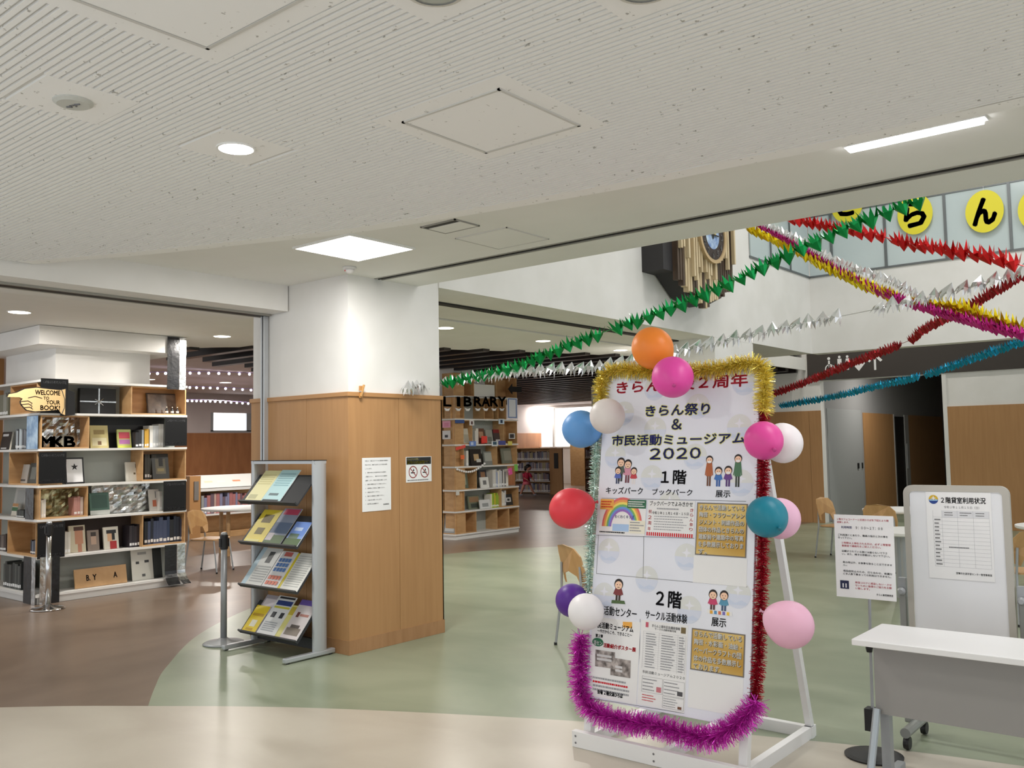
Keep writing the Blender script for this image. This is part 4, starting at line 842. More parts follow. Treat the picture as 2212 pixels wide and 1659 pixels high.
x0,y0,x1,y1 = bx; W_, H_ = x1-x0, y1-y0; cx, cy, r = x0+W_*.12, y0+H_*.91, W_*.075
I_ = t.matrix_world.inverted()@FW
part('emblem', MB().disc(cx,cy,r,z=.003,n=16,a0=0,a1=math.pi,M=I_), col((214,176,50),.6), t); part('emblem', MB().disc(cx,cy,r,z=.003,n=16,a0=math.pi,a1=2*math.pi,M=I_), col((34,66,140),.6), t)
st = [(cx+(r*.55 if k%2==0 else r*.2)*math.cos(k*math.pi/4), cy+r*.3+(r*.55 if k%2==0 else r*.2)*math.sin(k*math.pi/4)) for k in range(8)]
part('emblem_star', MB().flat(st,.0034,M=I_), m_paper, t); part('emblem_wave', MB().flat([(cx-r*.98,cy-.05*r),(cx-.4*r,cy+.1*r),(cx,cy-.1*r),(cx+.4*r,cy+.08*r),(cx+.98*r,cy-.05*r),(cx+.8*r,cy-.3*r),(cx-.8*r,cy-.3*r)],.0034,M=I_), col((150,190,220),.6), t)
stext(t,bx,'２階貸室利用状況',.24,.87,.92,.94,m_ink,.0032,.02,F=FW); stext(t,bx,'令和２年１１月１５日（日）',.28,.81,.82,.84,m_grey,.0032,0,F=FW)
lg = col((176,178,182),.7)
rect_on(t,bx,.24,.705,.96,.785,col((220,221,224),.7),.0028,F=FW)
for k in range(14): yy = .705-k*.0435; rect_on(t,bx,.1,yy,.96,yy+.002,lg,.0031,F=FW)
for x_ in (.1,.24,.48,.72,.96): rect_on(t,bx,x_,.14,x_+.003,.785,lg,.0031,F=FW)
lines_(FW,t,sub(bx,.12,.145,.22,.7),13,m_grey,.0033,fill=.35); lines_(FW,t,sub(bx,.28,.72,.46,.775),2,m_grey,.0033,fill=.35); lines_(FW,t,sub(bx,.52,.72,.7,.775),2,m_grey,.0033,fill=.35); lines_(FW,t,sub(bx,.76,.72,.94,.775),2,m_grey,.0033,fill=.35)
lines_(FW,t,sub(bx,.33,.35,.66,.38),1,m_grey,.0033,fill=.4); stext(t,bx,'室蘭市生涯学習センター管理事務室',.42,.06,.96,.085,m_ink,.0032,.01,F=FW)
NS = PZ(1888,1634)
ns = thing('notice_stand', 'floor stand with round black base holding the visitor notice', 'stand', (NS.x,NS.y,0))
part('base', MB().lathe([(.14,0),(.142,.008),(.12,.014),(.02,.02)], 32), m_black, ns); part('pole', MB().tube([(0,0,.02),(-.0,.02,.55),(-.0,.06,1.15)], .008, 10), m_greyalu, ns)
part('adjuster', MB().lathe([(.014,.52),(.018,.54),(.018,.6),(.012,.62)], 12), m_black, ns); part('weight', MB().box(-.03,.02,-.03,.03,.13,.24), m_black, ns)
NY = NS.y-.02
FN = frame((0,NY,0),(1,0,0),(0,.02,1))
t, bx = wsheet('visitor_notice', 'white visitor rules notice with red and black Japanese text on a stand', [(1800,1113),(1924,1113),(1942,1296),(1809,1292)], FN, .0)
part('backing_plate', MB().box(bx[0]+.01,bx[2]-.01,bx[1]+.01,bx[3]-.01,-.006,-.002, M=t.matrix_world.inverted()@FN), col((200,202,204),.4), t)
m_r2 = col((206,70,86),.7)
for s, a, yb, yt, c_, m in (('１階カフェコーナーと交流ひろばを下記により開',.05,.932,.957,.92,m_r2),('放致します。',.05,.895,.92,.26,m_r2),('利用時間',.12,.832,.862,.3,m_navy),('９：００～１７：００',.37,.832,.862,.82,m_ink),('ご利用頂くにあたり、職員の指示と次の事を',.06,.74,.765,.9,m_ink),('守って下さい。',.06,.705,.73,.3,m_ink),
    ('１時間以上滞在される方は、必ず１階管理',.12,.645,.67,.94,m_r2),('事務室で連絡先をご記入ください。',.12,.61,.635,.78,m_r2),('記載がされている席には座らないで下さ',.12,.545,.57,.88,m_ink),('い。また、椅子の移動はしないで下さい。',.12,.51,.535,.92,m_ink),('飲み物以外、お食事を取ることはできませ',.13,.41,.435,.95,m_ink),('ん。',.13,.377,.4,.2,m_ink),('感染症防止のため、打ち合わせ、会議な',.13,.305,.33,.95,m_ink),('ど多人数で集まっての利用はできません。',.13,.27,.295,.93,m_ink),
    ('新型コロナに感染しない・させ',.33,.175,.2,.93,m_r2),('ないために皆様のご協力をお願',.33,.14,.165,.93,m_r2),('い致します。',.33,.105,.13,.57,m_r2),('きらん管理事務室',.68,.05,.075,.95,m_ink)):
    stext(t,bx,s,a,yb,c_,yt,m,.0012,.012,F=FN)
rect_on(t,bx,.07,.1,.22,.2,col((28,36,72),.6),.0008,F=FN)
for fx in (.11,.16): rect_on(t,bx,fx,.115,fx+.02,.165,m_paper,.0012,F=FN)
# ================================================================ CHAIRS AND TABLES
m_cply = noisy('chair_plywood', (186,144,96), (200,158,108), scale=(3,3,1), nscale=4, rough=.4)
def make_chair(label, M):
    t = thing('plywood_chair', label, 'chair', M, 'plywood chairs with steel legs')
    out = [(-.2,.52),(-.215,.62),(-.205,.74),(-.15,.80),(0,.82),(.15,.80),(.205,.74),(.215,.62),(.2,.52),(.15,.50),(.12,.58),(.0,.61),(-.12,.58),(-.15,.50)]
    g = MB(); vs = []
    for dy in (0,.012):
        for x, z in out: vs.append((x, .2+(z-.5)*.22-.9*x*x+dy, z))
    n = len(out); g.add(vs, [tuple(range(n)), tuple(range(2*n-1,n-1,-1))]+[(k,n+k,n+(k+1)%n,(k+1)%n) for k in range(n)])
    part('backrest', g, m_cply, t)
    part('seat', MB().prism(rounded(-.21,.21,-.2,.2,.07), .43, .445), m_cply, t)
    for s_ in (-1,1):
        lb_ = part('back_leg', MB().tube([(s_*.2,.27,0),(s_*.19,.21,.43),(s_*.175,.215,.66)], .011, 8), m_greyalu, t)
        lf_ = part('front_leg', MB().tube([(s_*.2,-.22,0),(s_*.18,-.16,.43),(s_*.18,.19,.43)], .011, 8), m_greyalu, t)
        for yy, lg_ in ((.27,lb_),(-.22,lf_)): part('foot_cap', MB().lathe([(.013,0),(.013,.02)], 10, M=T((s_*.2,yy,0))), m_black, lg_)
    return t
c1 = PZ(1212,1398)
ch = make_chair('plywood chair partly hidden behind left edge of the festival board', T((c1.x+.22,c1.y+.18,0))@RZ(math.radians(150)))
q = PZ(1917,1090,.8); copy_tree(ch, T((q.x,q.y,0))@RZ(math.radians(170)), 'plywood chair just left of the whiteboard')
q = PZ(1812,1078,.8); copy_tree(ch, T((q.x,q.y,0))@RZ(math.radians(80)), 'plywood chair further back, left of the visitor notice')
q = PZ(2206,1142,.8); copy_tree(ch, T((q.x+.1,q.y,0))@RZ(math.radians(200)), 'plywood chair cut by right edge behind the whiteboard')
q = PZ(450,1165,.44); copy_tree(ch, T((q.x-.1,q.y+.1,0))@RZ(math.radians(115)), 'plywood chair by round white table inside the library')
def round_table(label, c, r, h=.72, legs=3, m=m_ply):
    t = thing('round_table', label, 'table', T((c[0],c[1],0)))
    part('tabletop', MB().lathe([(r-.01,h-.03),(r,h-.02),(r,h),(.001,h)], 40), m_shelfwhite, t)
    for k in range(legs):
        a = k*2*math.pi/legs+.4; part('leg', MB().lathe([(.03,0),(.03,h-.03)], 12, M=T((r*.62*math.cos(a),r*.62*math.sin(a),0))), m, t)
    return t
round_table('round white table with wooden legs inside the library', (-12.35,8.35), .62, .72, 4)
q = PZ(1890,1104,.7); round_table('white round table behind the visitor notice', (q.x+.2,q.y+.5), .5, .7, 3, m_greyalu)
q = PZ(1925,1152,.7); round_table('nearer white round table beside the whiteboard', (q.x+.1,q.y+.4), .42, .7, 3, m_greyalu)
q = PZ(2192,1137,.7); round_table('white round table at right edge behind the whiteboard', (q.x+.4,q.y+.3), .45, .7, 3, m_greyalu)
# ================================================================ DISPLAY BOOKCASES ROUND THE LIBRARY COLUMNS
def bookcase(label, X0, Y0, Y1, Xl, zs, D=.28):
    """corner bookcase: front face on X=X0 from Y0 to Y1, left face on Y=Y0 from X0 to Xl"""
    t = thing('display_bookcase', label, 'bookcase', (X0-D, Y0+D, 0)); I = T((-X0+D, -Y0-D, 0))
    Lp = lambda e: [(X0+e,Y0-e),(X0+e,Y1),(X0-D,Y1),(X0-D,Y0+D),(Xl,Y0+D),(Xl,Y0-e)]
    part('plinth', MB().prism(Lp(-.015), 0, zs[0]-.025, M=I), m_shelfwhite, t)
    for z in zs: part('shelf_board', MB().prism(Lp(.012), z-.025, z, M=I), m_shelfwhite, t)
    part('back_panel', MB().box(X0-D,X0-D+.01,Y0+D,Y1,zs[0],zs[-1]-.03, M=I).box(Xl,X0-D,Y0+D-.01,Y0+D,zs[0],zs[-1]-.03, M=I), m_greyback, t)
    return t, I
CUB = []
def cubby(t, F, x0, x1, z0, z1, D=.27, back=m_ply, th=.014):
    CUB.append((F, x0, x1, z0))
    M_ = t.matrix_world.inverted()@F
    return part('wood_cubby', MB().box(x0,x0+th,z0,z1,-D,0,M=M_).box(x1-th,x1,z0,z1,-D,0,M=M_).box(x0+th,x1-th,z0,z0+th,-D,0,M=M_).box(x0+th,x1-th,z1-th,z1,-D,0,M=M_).box(x0+th,x1-th,z0+th,z1-th,-D,-D+.006,M=M_), back, t)
ZA = [.10,.5,.9,1.265,1.66,2.05,2.41]
AX0, AY0, AY1, AXl = -10.13, 4.31, 6.05, -11.75
bA, IA = bookcase('white corner bookcase with welcome hand sign and black foil decoration', AX0, AY0, AY1, AXl, ZA)
FA = frame((AX0,AY0,0),(0,1,0),(0,0,1)); FAl = frame((AXl,AY0,0),(1,0,0),(0,0,1)); LAl = AX0-AXl
cl = struct('wall_column', MB().box(-11.75,AX0-.281,AY0+.281,5.72,0,2.99), m_white, 'white column inside the welcome bookcase')
part('fascia', MB().box(-12,AX0,4.29,6.04,2.8,3.005), m_white, cl)
wp = struct('wall_wood', MB().box(-13.2,-12.6,3.5,4.9,0,2.99), m_wood, 'beech cabinet wall at far left')
def shelf_of(zs, z): return max(k for k in range(len(zs)) if zs[k]-.12 <= z)
def spans(F, off, x0, x1, y): a = uv(F,x0,y,off)[0]; b = uv(F,x1,y,off)[0]; return a, b
for (x0,x1,y,k) in ((283,402,860,5),(83,193,930,4),(307,402,1002,3),(80,190,1085,2),(307,400,1145,1)):
    a, b = spans(FA,0,x0,x1,y); cubby(bA,FA,max(a,.012),min(b,1.735),ZA[k]+.001,ZA[k+1]-.027)
for (x0,x1,y,k) in ((22,80,865,5),(19,80,1010,3),(16,78,1150,1)):
    a, b = spans(FAl,0,x0,x1,y); cubby(bA,FAl,a,min(b,LAl-.012),ZA[k]+.001,ZA[k+1]-.027)
def place(F, zs, px0, px1, ytop, depth, k=None):
    a = uv(F,px0,ytop,-depth); b = uv(F,px1,ytop,-depth)
    if k is None: k = shelf_of(zs, a[1]-.05)
    lift = .016 if any(c[0] is F and c[1] < (a[0]+b[0])/2 < c[2] and abs(c[3]-zs[k]) < .01 for c in CUB) else .002
    h_ = max(.05, a[1]-zs[k]-lift); return a[0], b[0]-a[0], zs[k]+lift, h_
def show_book(label, F, zs, px0, px1, ytop, rgb, shapes=(), depth=.12, k=None, th=.022, tilt=.16, name='book', cat='book', group=None):
    u0, w_, z0, h_ = place(F, zs, px0, px1, ytop, depth, k)
    t = thing(name, label, cat, F@T((u0,z0,-depth))@RX(-tilt), group)
    part('pages', MB().box(.003,w_-.002,.002,h_-.002,-th,-.002), m_bookpage, t)
    cv_ = part('cover', MB().box(0,w_,0,h_,-.002,.0).box(0,w_,0,h_,-th-.002,-th).box(0,.002,0,h_,-th,-.002), col(rgb,.4), t)
    for i, (a,b,c,d,cl_) in enumerate(shapes): part('cover_print', MB().rect(w_*a,h_*b,w_*c,h_*d,.0006+.0003*i), col(cl_,.5), cv_)
    return t
_bm = {}
def spine_book(F, u, z0, w_, h_, d_, rgb, label, group, lean=0.0, depth=.06):
    key = (round(w_,3), round(h_,2), rgb)
    t = None
    if key not in _bm:
        g = MB().box(0,w_,0,h_,-d_*.02,0).box(0,.002,0,h_,-d_,-d_*.02).box(w_-.002,w_,0,h_,-d_,-d_*.02).box(.002,w_-.002,.003,h_-.004,-d_,-d_*.02,1).box(w_*.12,w_*.88,h_*.08,h_*.2,0,.0006,2)
        me = g.mesh('book')
        for m in (col(rgb,.5), m_bookpage, m_paper): me.materials.append(m)
        _bm[key] = me
    o = bpy.data.objects.new('book', _bm[key]); COL.objects.link(o); o.matrix_world = F@T((u,z0,-depth))@RZ(lean)
    return tag(o, label, 'book', group)
ORD = ['first','second','third','fourth','fifth','sixth','seventh','eighth','ninth','tenth','eleventh','twelfth','thirteenth','fourteenth','fifteenth','sixteenth','seventeenth','eighteenth','nineteenth','twentieth']+['last']*40
def cname(c):
    r, g, b = c; m, n = max(c), min(c)
    if m-n < 22: return 'black' if m < 50 else 'dark grey' if m < 100 else 'grey' if m < 170 else 'white'
    if r == m: return ('dark red' if m < 120 else 'pink' if b > 100 else 'tan') if g < 140 else ('yellow' if b < 120 else 'cream')
    if g == m: return 'green'
    return 'navy' if m < 100 else 'blue'
def spine_row(F, zs, px0, px1, ytop, k, colors, label, group, depth=.06, wmin=.024, wmax=.038, rnd=random.Random(5), d_=.16):
    u0, w_, z0, h_ = place(F, zs, px0, px1, ytop, depth, k); u = u0
    i = 0
    while u < u0+w_-wmin*.6:
        bw = rnd.choice((wmin,(wmin+wmax)/2,wmax)); bh = round(h_*rnd.choice((1,.93,.86,.97)),2); cl_ = rnd.choice(colors)
        spine_book(F, u, z0, bw, bh, d_, cl_, '%s book spine, %s from left of the %s' % (cname(cl_), ORD[i], group) if len(group.split()) < 7 else '%s spine, %s of the %s' % (cname(cl_), ORD[i], group), group, depth=depth); u += bw+.0015; i += 1
def black_poster(label, F, zs, px0, px1, ytop, ybot, k, txt=True):
    a = uv(F,px0,ytop); b = uv(F,px1,ybot); t = thing('black_poster', label, 'poster', F@T((a[0],b[1],.014)))
    w_, h_ = b[0]-a[0], a[1]-b[1]
    part('sheet', MB().box(0,w_,0,h_,0,.003), col((15,16,19),.6,spec=.3,name='black_card'), t)
    Ft = t.matrix_world.copy(); gm = col((150,152,156),.6)
    text(Ft,'OPEN NUSANTE',(w_*.08,h_*.86),(w_*.92,h_*.93),gm,t,.0036,.02,px=False); text(Ft,'MORUN NO LIBRARY',(w_*.06,h_*.06),(w_*.94,h_*.12),gm,t,.0036,.01,px=False)
    return t
black_poster('black poster at bookcase corner above the pointing hand sign', FA, ZA, 87, 145, 817, 893, 5)
black_poster('black poster at right end, beside the row of white spines', FA, ZA, 355, 402, 902, 963, 4)
black_poster('black poster at bookcase corner left of the framed star', FA, ZA, 83, 141, 977, 1043, 3)
black_poster('black poster at right end, next to crumpled silver foil', FA, ZA, 352, 400, 1040, 1102, 2)
black_poster('black poster at corner behind the chrome barrier post', FA, ZA, 80, 138, 1131, 1202, 1)
for (x0,x1,y,k,m_) in ((194,355,930,4,m_black),(139,307,1160,1,col((58,46,42),.7))):
    a, b = spans(FA,-.26,x0,x1,y); part('dark_backdrop', MB().box(a,b,ZA[k]+.001,ZA[k+1]-.027,-.268,-.262,M=bA.matrix_world.inverted()@FA), m_, bA)
# pointing hand sign
a = uv(FA,13,897,.06); b = uv(FA,165,838,.06); HWd, HHt = b[0]-a[0], b[1]-a[1]
hs = thing('pointing_hand_sign', 'flat wooden hand pointing left reading WELCOME TO YOUR BOOK', 'sign', FA@T((a[0],a[1],.05)))
outl = [(0,.62),(.02,.72),(.13,.78),(.25,.93),(.42,.99),(.62,.95),(.78,.93),(.86,.98),(.86,.0),(.8,.05),(.76,.2),(.62,.16),(.4,.12),(.28,.17),(.24,.26),(.2,.38),(.19,.47),(.22,.57),(.17,.62)]
S_ = lambda pts: [(x*HWd,y*HHt) for x,y in pts]
part('hand_board', MB().prism(S_(outl),-.012,.0), col((30,26,24),.5), hs)
part('hand_face', MB().prism(S_([(.43+(x-.43)*.955,.52+(y-.52)*.93) for x,y in outl]),.0,.004), col((216,184,132),.5), hs)
part('sleeve', MB().prism(S_([(.8,.97),(.99,.86),(1.0,.05),(.78,0)]),-.02,-.0122), m_black, hs)
for i, pts in enumerate(([(.2,.47),(.3,.5),(.36,.42),(.34,.36)],[(.21,.37),(.31,.4),(.36,.32),(.35,.26)],[(.25,.27),(.33,.29),(.37,.22)],[(.3,.6),(.4,.66),(.5,.6)],[(.78,.93),(.83,.6),(.83,.3),(.79,.08)])):
    part('outline_stroke', MB().tube([(x*HWd,y*HHt,.005) for x,y in pts], .004, 5), m_black, hs)
Fh = hs.matrix_world.copy(); brn = col((60,44,34),.6)
for s, p, q in (('WELCOME',(.4,.72),(.76,.88)),('TO',(.52,.56),(.6,.66)),('YOUR',(.56,.4),(.76,.54)),('BOOK!',(.48,.2),(.76,.36))): text(Fh,s,(p[0]*HWd,p[1]*HHt),(q[0]*HWd,q[1]*HHt),brn,hs,.0055,.03,px=False)
# gift-like black box with silver ribbon
u0,w_,z0,h_ = place(FA,ZA,173,251,838,.14,5); t = thing('black_gift_box', 'flat black box tied with silver ribbon on top shelf', 'box', FA@T((u0,z0,-.14)))
part('box', MB().box(0,w_,0,h_,-.06,0), m_black, t, bevel=.004); part('ribbon', MB().box(w_*.5,w_*.54,0,h_,0,.003).box(0,w_,h_*.46,h_*.51,0,.003), m_foil, t)
part('bow', MB().tube([(w_*.52-.05,h_*.48-.03,.006),(w_*.52,h_*.485,.012),(w_*.52+.05,h_*.48+.04,.006)],.004,5).tube([(w_*.52-.05,h_*.48+.03,.006),(w_*.52,h_*.485,.012),(w_*.52+.05,h_*.48-.04,.006)],.004,5).tube([(w_*.52-.02,h_*.55,.006),(w_*.52,h_*.485,.012),(w_*.52+.02,h_*.4,.006)],.004,5), m_foil, t)
# cubby on the top shelf: small bottles and a leaning pane
for i, x_ in enumerate((360,372,383)):
    a = uv(FA,x_,885,-.08); t = thing('small_bottle', 'tiny dark bottle in the top right cubby of the welcome bookcase', 'bottle', FA@T((a[0],ZA[5]+.016,-.08))@RX(-math.pi/2), 'tiny bottles in the top cubby')
    part('glass', MB().lathe([(.016,0),(.018,.006),(.018,.045),(.007,.06),(.007,.075)], 12), m_black, t); part('cork', MB().lathe([(.007,.075),(.006,.088)], 8), col((220,210,190),.6), t); part('bottle_label', MB().lathe([(.0185,.012),(.0185,.036)], 12), m_paper, t)
a = uv(FA,318,882,-.2); t = thing('framed_mirror', 'leaning dark framed picture inside the top right cubby', 'picture', FA@T((a[0],ZA[5]+.016,-.19))@RX(-.15)); part('frame', MB().box(0,.42,0,.26,-.012,0), col((70,58,52),.5), t); part('picture', MB().box(.015,.405,.015,.245,0,.002), noisy('dim_picture', (96,84,78), (150,136,126), nscale=7, rough=.2), t)
def foil_sheet(label, F, zs, px0, px1, k, depth, h_=None, m=m_foil, sd=1, name='foil_sheet', z0=None, z1=None, amp=.012):
    u0 = uv(F,px0,900,-depth)[0]; u1 = uv(F,px1,900,-depth)[0]; a0 = zs[k]+.003 if z0 is None else z0; a1 = (zs[k+1]-.03 if h_ is None else a0+h_) if z1 is None else z1
    rnd = random.Random(sd); nx, ny = 14, 10; vs = [(u0+(u1-u0)*i/nx, a0+(a1-a0)*j/ny, -depth+rnd.uniform(-amp,amp)) for j in range(ny+1) for i in range(nx+1)]
    fs = [(j*(nx+1)+i,j*(nx+1)+i+1,(j+1)*(nx+1)+i+1,(j+1)*(nx+1)+i) for j in range(ny) for i in range(nx)]
    o = part(name, MB().add(vs,fs,M=F), m); return tag(o, label, 'foil')
foil_sheet('crumpled silver foil behind the MKB letters', FA, ZA, 88, 180, 4, .2, sd=2)
foil_sheet('crumpled silver foil sheet beside the green book', FA, ZA, 200, 325, 2, .2, sd=3)
foil_sheet('crumpled greenish foil inside the fourth cubby', FA, ZA, 86, 185, 2, .2, m=noisy('olive_foil', (110,106,70), (190,186,150), nscale=14, rough=.3, metal=.8), sd=4)
# MKB block letters
for i, chx in enumerate('MKB'):
    a = uv(FA,89+i*25,965,-.05); b = uv(FA,112+i*25,942,-.05)
    t = thing('block_letter', 'black block letter %s standing in foil lined cubby' % chx, 'letter', FA@T((a[0],ZA[4]+.016,-.05)))
    part('foot', MB().box(0,b[0]-a[0],0,.006,-.03,0), m_black, t); text(t.matrix_world.copy(), chx, (0,.0), (b[0]-a[0],.115), m_black, t, .002, .06, 'letter_face', px=False)
# silver / black foil bands at the bookcase ends
def band(label, F, u0, u1, z0, z1, m, flare=0.0):
    n = 12; vs = []
    for k in range(n+1):
        z = z0+(z1-z0)*k/n; o_ = .018+flare*max(0,1-k/4)**2; vs += [(u0,z,o_),(u1,z,o_)]
    o = part('foil_band', MB().add(vs,[(2*k,2*k+1,2*k+3,2*k+2) for k in range(n)],M=F), m)
    s_ = o.modifiers.new('solid','SOLIDIFY'); s_.thickness = .002; return tag(o,label,'foil band','foil bands on the welcome bookcase')
yA = lambda x, y: uv(FA,x,y,.02)[0]
band('black strip at upper right end of the welcome bookcase', FA, yA(362,780), yA(387,780), 2.36, 3.0, m_foilblack); band('silver strip at upper right end of the welcome bookcase', FA, yA(388,780), yA(402,780), 2.36, 3.0, m_foil)
band('black foil strip curling onto floor at right end', FA, yA(356,1220), yA(382,1220), .03, .49, m_foilblack, .09); band('silver foil strip curling onto floor at right end', FA, yA(383,1220), yA(400,1220), .03, .49, m_foil, .14)
band('black foil strip at foot of bookcase corner, right side', FA, yA(112,1250), yA(129,1250), .0, .5, m_foilblack); band('silver foil strip at foot of bookcase corner', FA, yA(86,1250), yA(111,1250), .0, .5, m_foil)
xl = lambda x, y: uv(FAl,x,y,.02)[0]
band('dark foil strip on left side of bookcase corner foot', FAl, xl(50,1250), xl(66,1250), .0, .5, m_foilblack); band('silver foil strip on left side of bookcase corner foot', FAl, xl(67,1250), LAl, .0, .5, m_foil, .0)
band('blue tinted foil strip at corner on the fifth level', FAl, xl(57,930), LAl, ZA[4], ZA[5]-.03, noisy('blue_foil_strip', (110,140,170), (170,190,206), nscale=12, rough=.25, metal=.8))
band('dark foil strip at corner beside the fourth cubby', FAl, xl(54,1080), xl(72,1080), ZA[2], ZA[3]-.03, m_foilblack)
# face-out books and pictures, front face
G = 'books shown cover out on the welcome bookcase'
SB = lambda lb, *a, **k: show_book(lb, FA, ZA, *a, group=G, **k)
SB('yellowed illustrated book on black shelf, left of the pink one', 197, 236, 918, (204,190,132), [(.2,.6,.8,.8,(160,140,90)),(.1,.1,.9,.45,(222,214,176)),(.4,.14,.6,.3,(130,100,70))], k=4)
SB('small pink and green flowered book on the black shelf', 256, 285, 927, (196,200,120), [(.1,.5,.9,.85,(206,80,96)),(.1,.2,.9,.45,(190,120,180)),(0,0,1,.1,(206,214,80))], k=4)
SB('pale book with small mark on third shelf', 274, 303, 998, (216,214,204), [(.55,.35,.7,.45,(110,100,80)),(.7,.7,.8,.9,(120,120,116))], k=3)
t = SB('white framed picture of a black star', 143, 184, 988, (26,26,28), [(.08,.06,.92,.94,(236,236,238))], k=3, name='star_picture', cat='picture')
u0,w_,z0,h_ = place(FA,ZA,143,184,988,.12,3)
part('star', MB().flat([(w_*.5+(w_*.2 if q%2==0 else w_*.08)*math.sin(q*math.pi/5), h_*.64+(w_*.2 if q%2==0 else w_*.08)*math.cos(q*math.pi/5)) for q in range(10)],.0022), m_black, t)
SB('dark green landscape book on fourth shelf', 196, 238, 1065, (70,106,92), [(0,0,1,.2,(206,210,206)),(.1,.3,.9,.9,(52,84,74))], k=2)
SB('white novel leaning by the right black poster', 325, 346, 1057, (220,214,206), [(.3,.2,.7,.5,(206,120,90)),(.6,.6,.8,.9,(120,120,120))], k=2)
SB('tall book with painted face on fifth shelf', 152, 187, 1136, (206,196,170), [(.35,.3,.85,.85,(196,140,110)),(.3,.8,.9,.95,(90,60,50)),(.5,.0,.75,.3,(186,130,104))], k=1)
SB('greyish portrait book in middle of the fifth shelf', 191, 216, 1146, (140,124,112), [(.3,.3,.75,.8,(190,160,140)),(.3,.7,.75,.9,(60,48,44))], k=1)
SB('book cover of woman in black hat and red coat', 226, 258, 1139, (226,220,206), [(.25,.35,.6,.75,(226,180,140)),(.2,.7,.85,.86,(30,30,34)),(.55,.4,.75,.75,(30,30,34)),(.4,.0,.85,.35,(180,40,44))], k=1)
SB('dark poster book with figure inside third cubby', 331, 367, 980, (46,46,42), [(.2,.2,.8,.8,(110,106,90)),(.4,.5,.65,.85,(30,30,30)),(.3,.3,.7,.42,(150,140,100))], k=3)
SB('shiny book in shadow on second shelf behind the letters', 135, 160, 940, (170,168,150), [(.1,.1,.9,.9,(140,138,126))], k=4, depth=.16)
# lower shelf: plank and sheet
a = uv(FA,170,1262); b = uv(FA,283,1228); t = thing('lettered_plank', 'leaning beech plank with a few black letters on bottom shelf', 'plank', FA@T((a[0],ZA[0]+.003,-.08))@RX(-.2)); w_, h_ = b[0]-a[0], .21
part('plank', MB().box(0,w_,0,h_,-.015,0), m_ply, t)
for s, p in (('B.',.22),('Y',.34),('A',.74)): text(t.matrix_world.copy(), s, (w_*p,h_*.35), (w_*(p+.07),h_*.65), m_ink, t, .001, .03, px=False)
SB('curled white sheet with drawn eyes on bottom shelf', 287, 334, 1185, (218,216,206), [(.2,.5,.35,.58,(60,60,60)),(.6,.52,.8,.6,(60,60,60)),(.3,.78,.7,.86,(160,160,156)),(.45,.1,.6,.18,(90,90,90))], k=0, th=.004, name='printed_sheet', cat='paper')
SB('dark album standing by the bottom right foil strip', 333, 352, 1182, (40,44,44), [(.1,.1,.9,.9,(56,60,60))], k=0)
# spine rows
WH = [(224,222,216),(214,212,206),(230,226,214),(200,202,204)]
spine_row(FA,ZA,293,310,928,4,[(150,156,162),(40,40,44)],'grey boxed volume left of the white spines on black shelf','grey volumes on the black shelf')
spine_row(FA,ZA,313,322,925,4,[(206,160,60)],'yellow spine beside the white spines on black shelf','yellow spines on the black shelf')
spine_row(FA,ZA,324,352,915,4,WH,'white spine in the row beside the right black poster','white spines by the right black poster')
spine_row(FA,ZA,303,308,1000,3,[(120,110,110)],'thin dark spine beside the pale book on third shelf','thin spines on third shelf')
spine_row(FA,ZA,84,98,1075,2,WH,'pale spine at left inside the fourth cubby','pale spines in the fourth cubby'); spine_row(FA,ZA,160,182,1072,2,[(206,190,180),(190,140,130),(220,216,206)],'pinkish spine at right inside the fourth cubby','pinkish spines in the fourth cubby')
spine_row(FA,ZA,313,345,982,3,[(50,50,48),(66,64,58)],'dark spine behind the poster book in third cubby','dark spines in third cubby',depth=.16)
spine_row(FA,ZA,140,152,1150,1,[(36,36,40),(220,216,206)],'thin spine beside the painted face book','thin spines by the face book')
spine_row(FA,ZA,280,306,1135,1,[(36,32,40),(190,90,120),(50,44,50)],'dark or pink spine left of the lower right cubby','dark and pink spines by the lower cubby')
spine_row(FA,ZA,312,395,1120,1,[(30,36,52),(44,60,92),(70,80,110),(26,28,36)],'dark blue spine in the lower right cubby','blue spines in the lower right cubby',wmin=.034,wmax=.05)
spine_row(FA,ZA,345,352,1060,2,[(210,206,200)],'slim pale spine touching the right black poster','slim pale spines by right black poster')
# left face of the bookcase
SL = lambda lb, *a, **k: show_book(lb, FAl, ZA, *a, group='books on left side of the welcome bookcase', **k)
SL('white booklet in the third level cubby at far left', 20, 42, 1003, (226,226,224), [(.1,.2,.9,.3,(150,150,150))], k=3); SL('white leaning booklet right of the first in far left cubby', 40, 58, 1003, (214,212,206), [(.2,.1,.8,.2,(100,100,100))], k=3); SL('dark photo book leaning in far left cubby', 60, 79, 1000, (60,66,60), [(.2,.2,.8,.8,(130,134,126))], k=3)
SL('black album with white label at far left', 0, 20, 933, (34,36,40), [(.1,.75,.7,.88,(220,220,220)),(.1,.05,.7,.12,(220,220,220))], k=4); SL('cream box with green band at far left', 24, 36, 1087, (226,220,206), [(0,.4,1,.7,(60,110,70)),(0,.75,1,1,(190,140,90))], k=2)
SL('pale print standing behind the cream box at far left', 26, 52, 1052, (196,196,192), [(.2,.2,.8,.9,(176,178,176))], k=2, depth=.2)
spine_row(FAl,ZA,34,58,928,4,[(190,200,206),(120,124,130),(60,60,64)],'spine in the row at far left, second level','spines at far left second level'); spine_row(FAl,ZA,36,52,1100,2,[(40,44,44),(60,66,60)],'short dark spine at far left, fourth level','dark spines at far left fourth level')
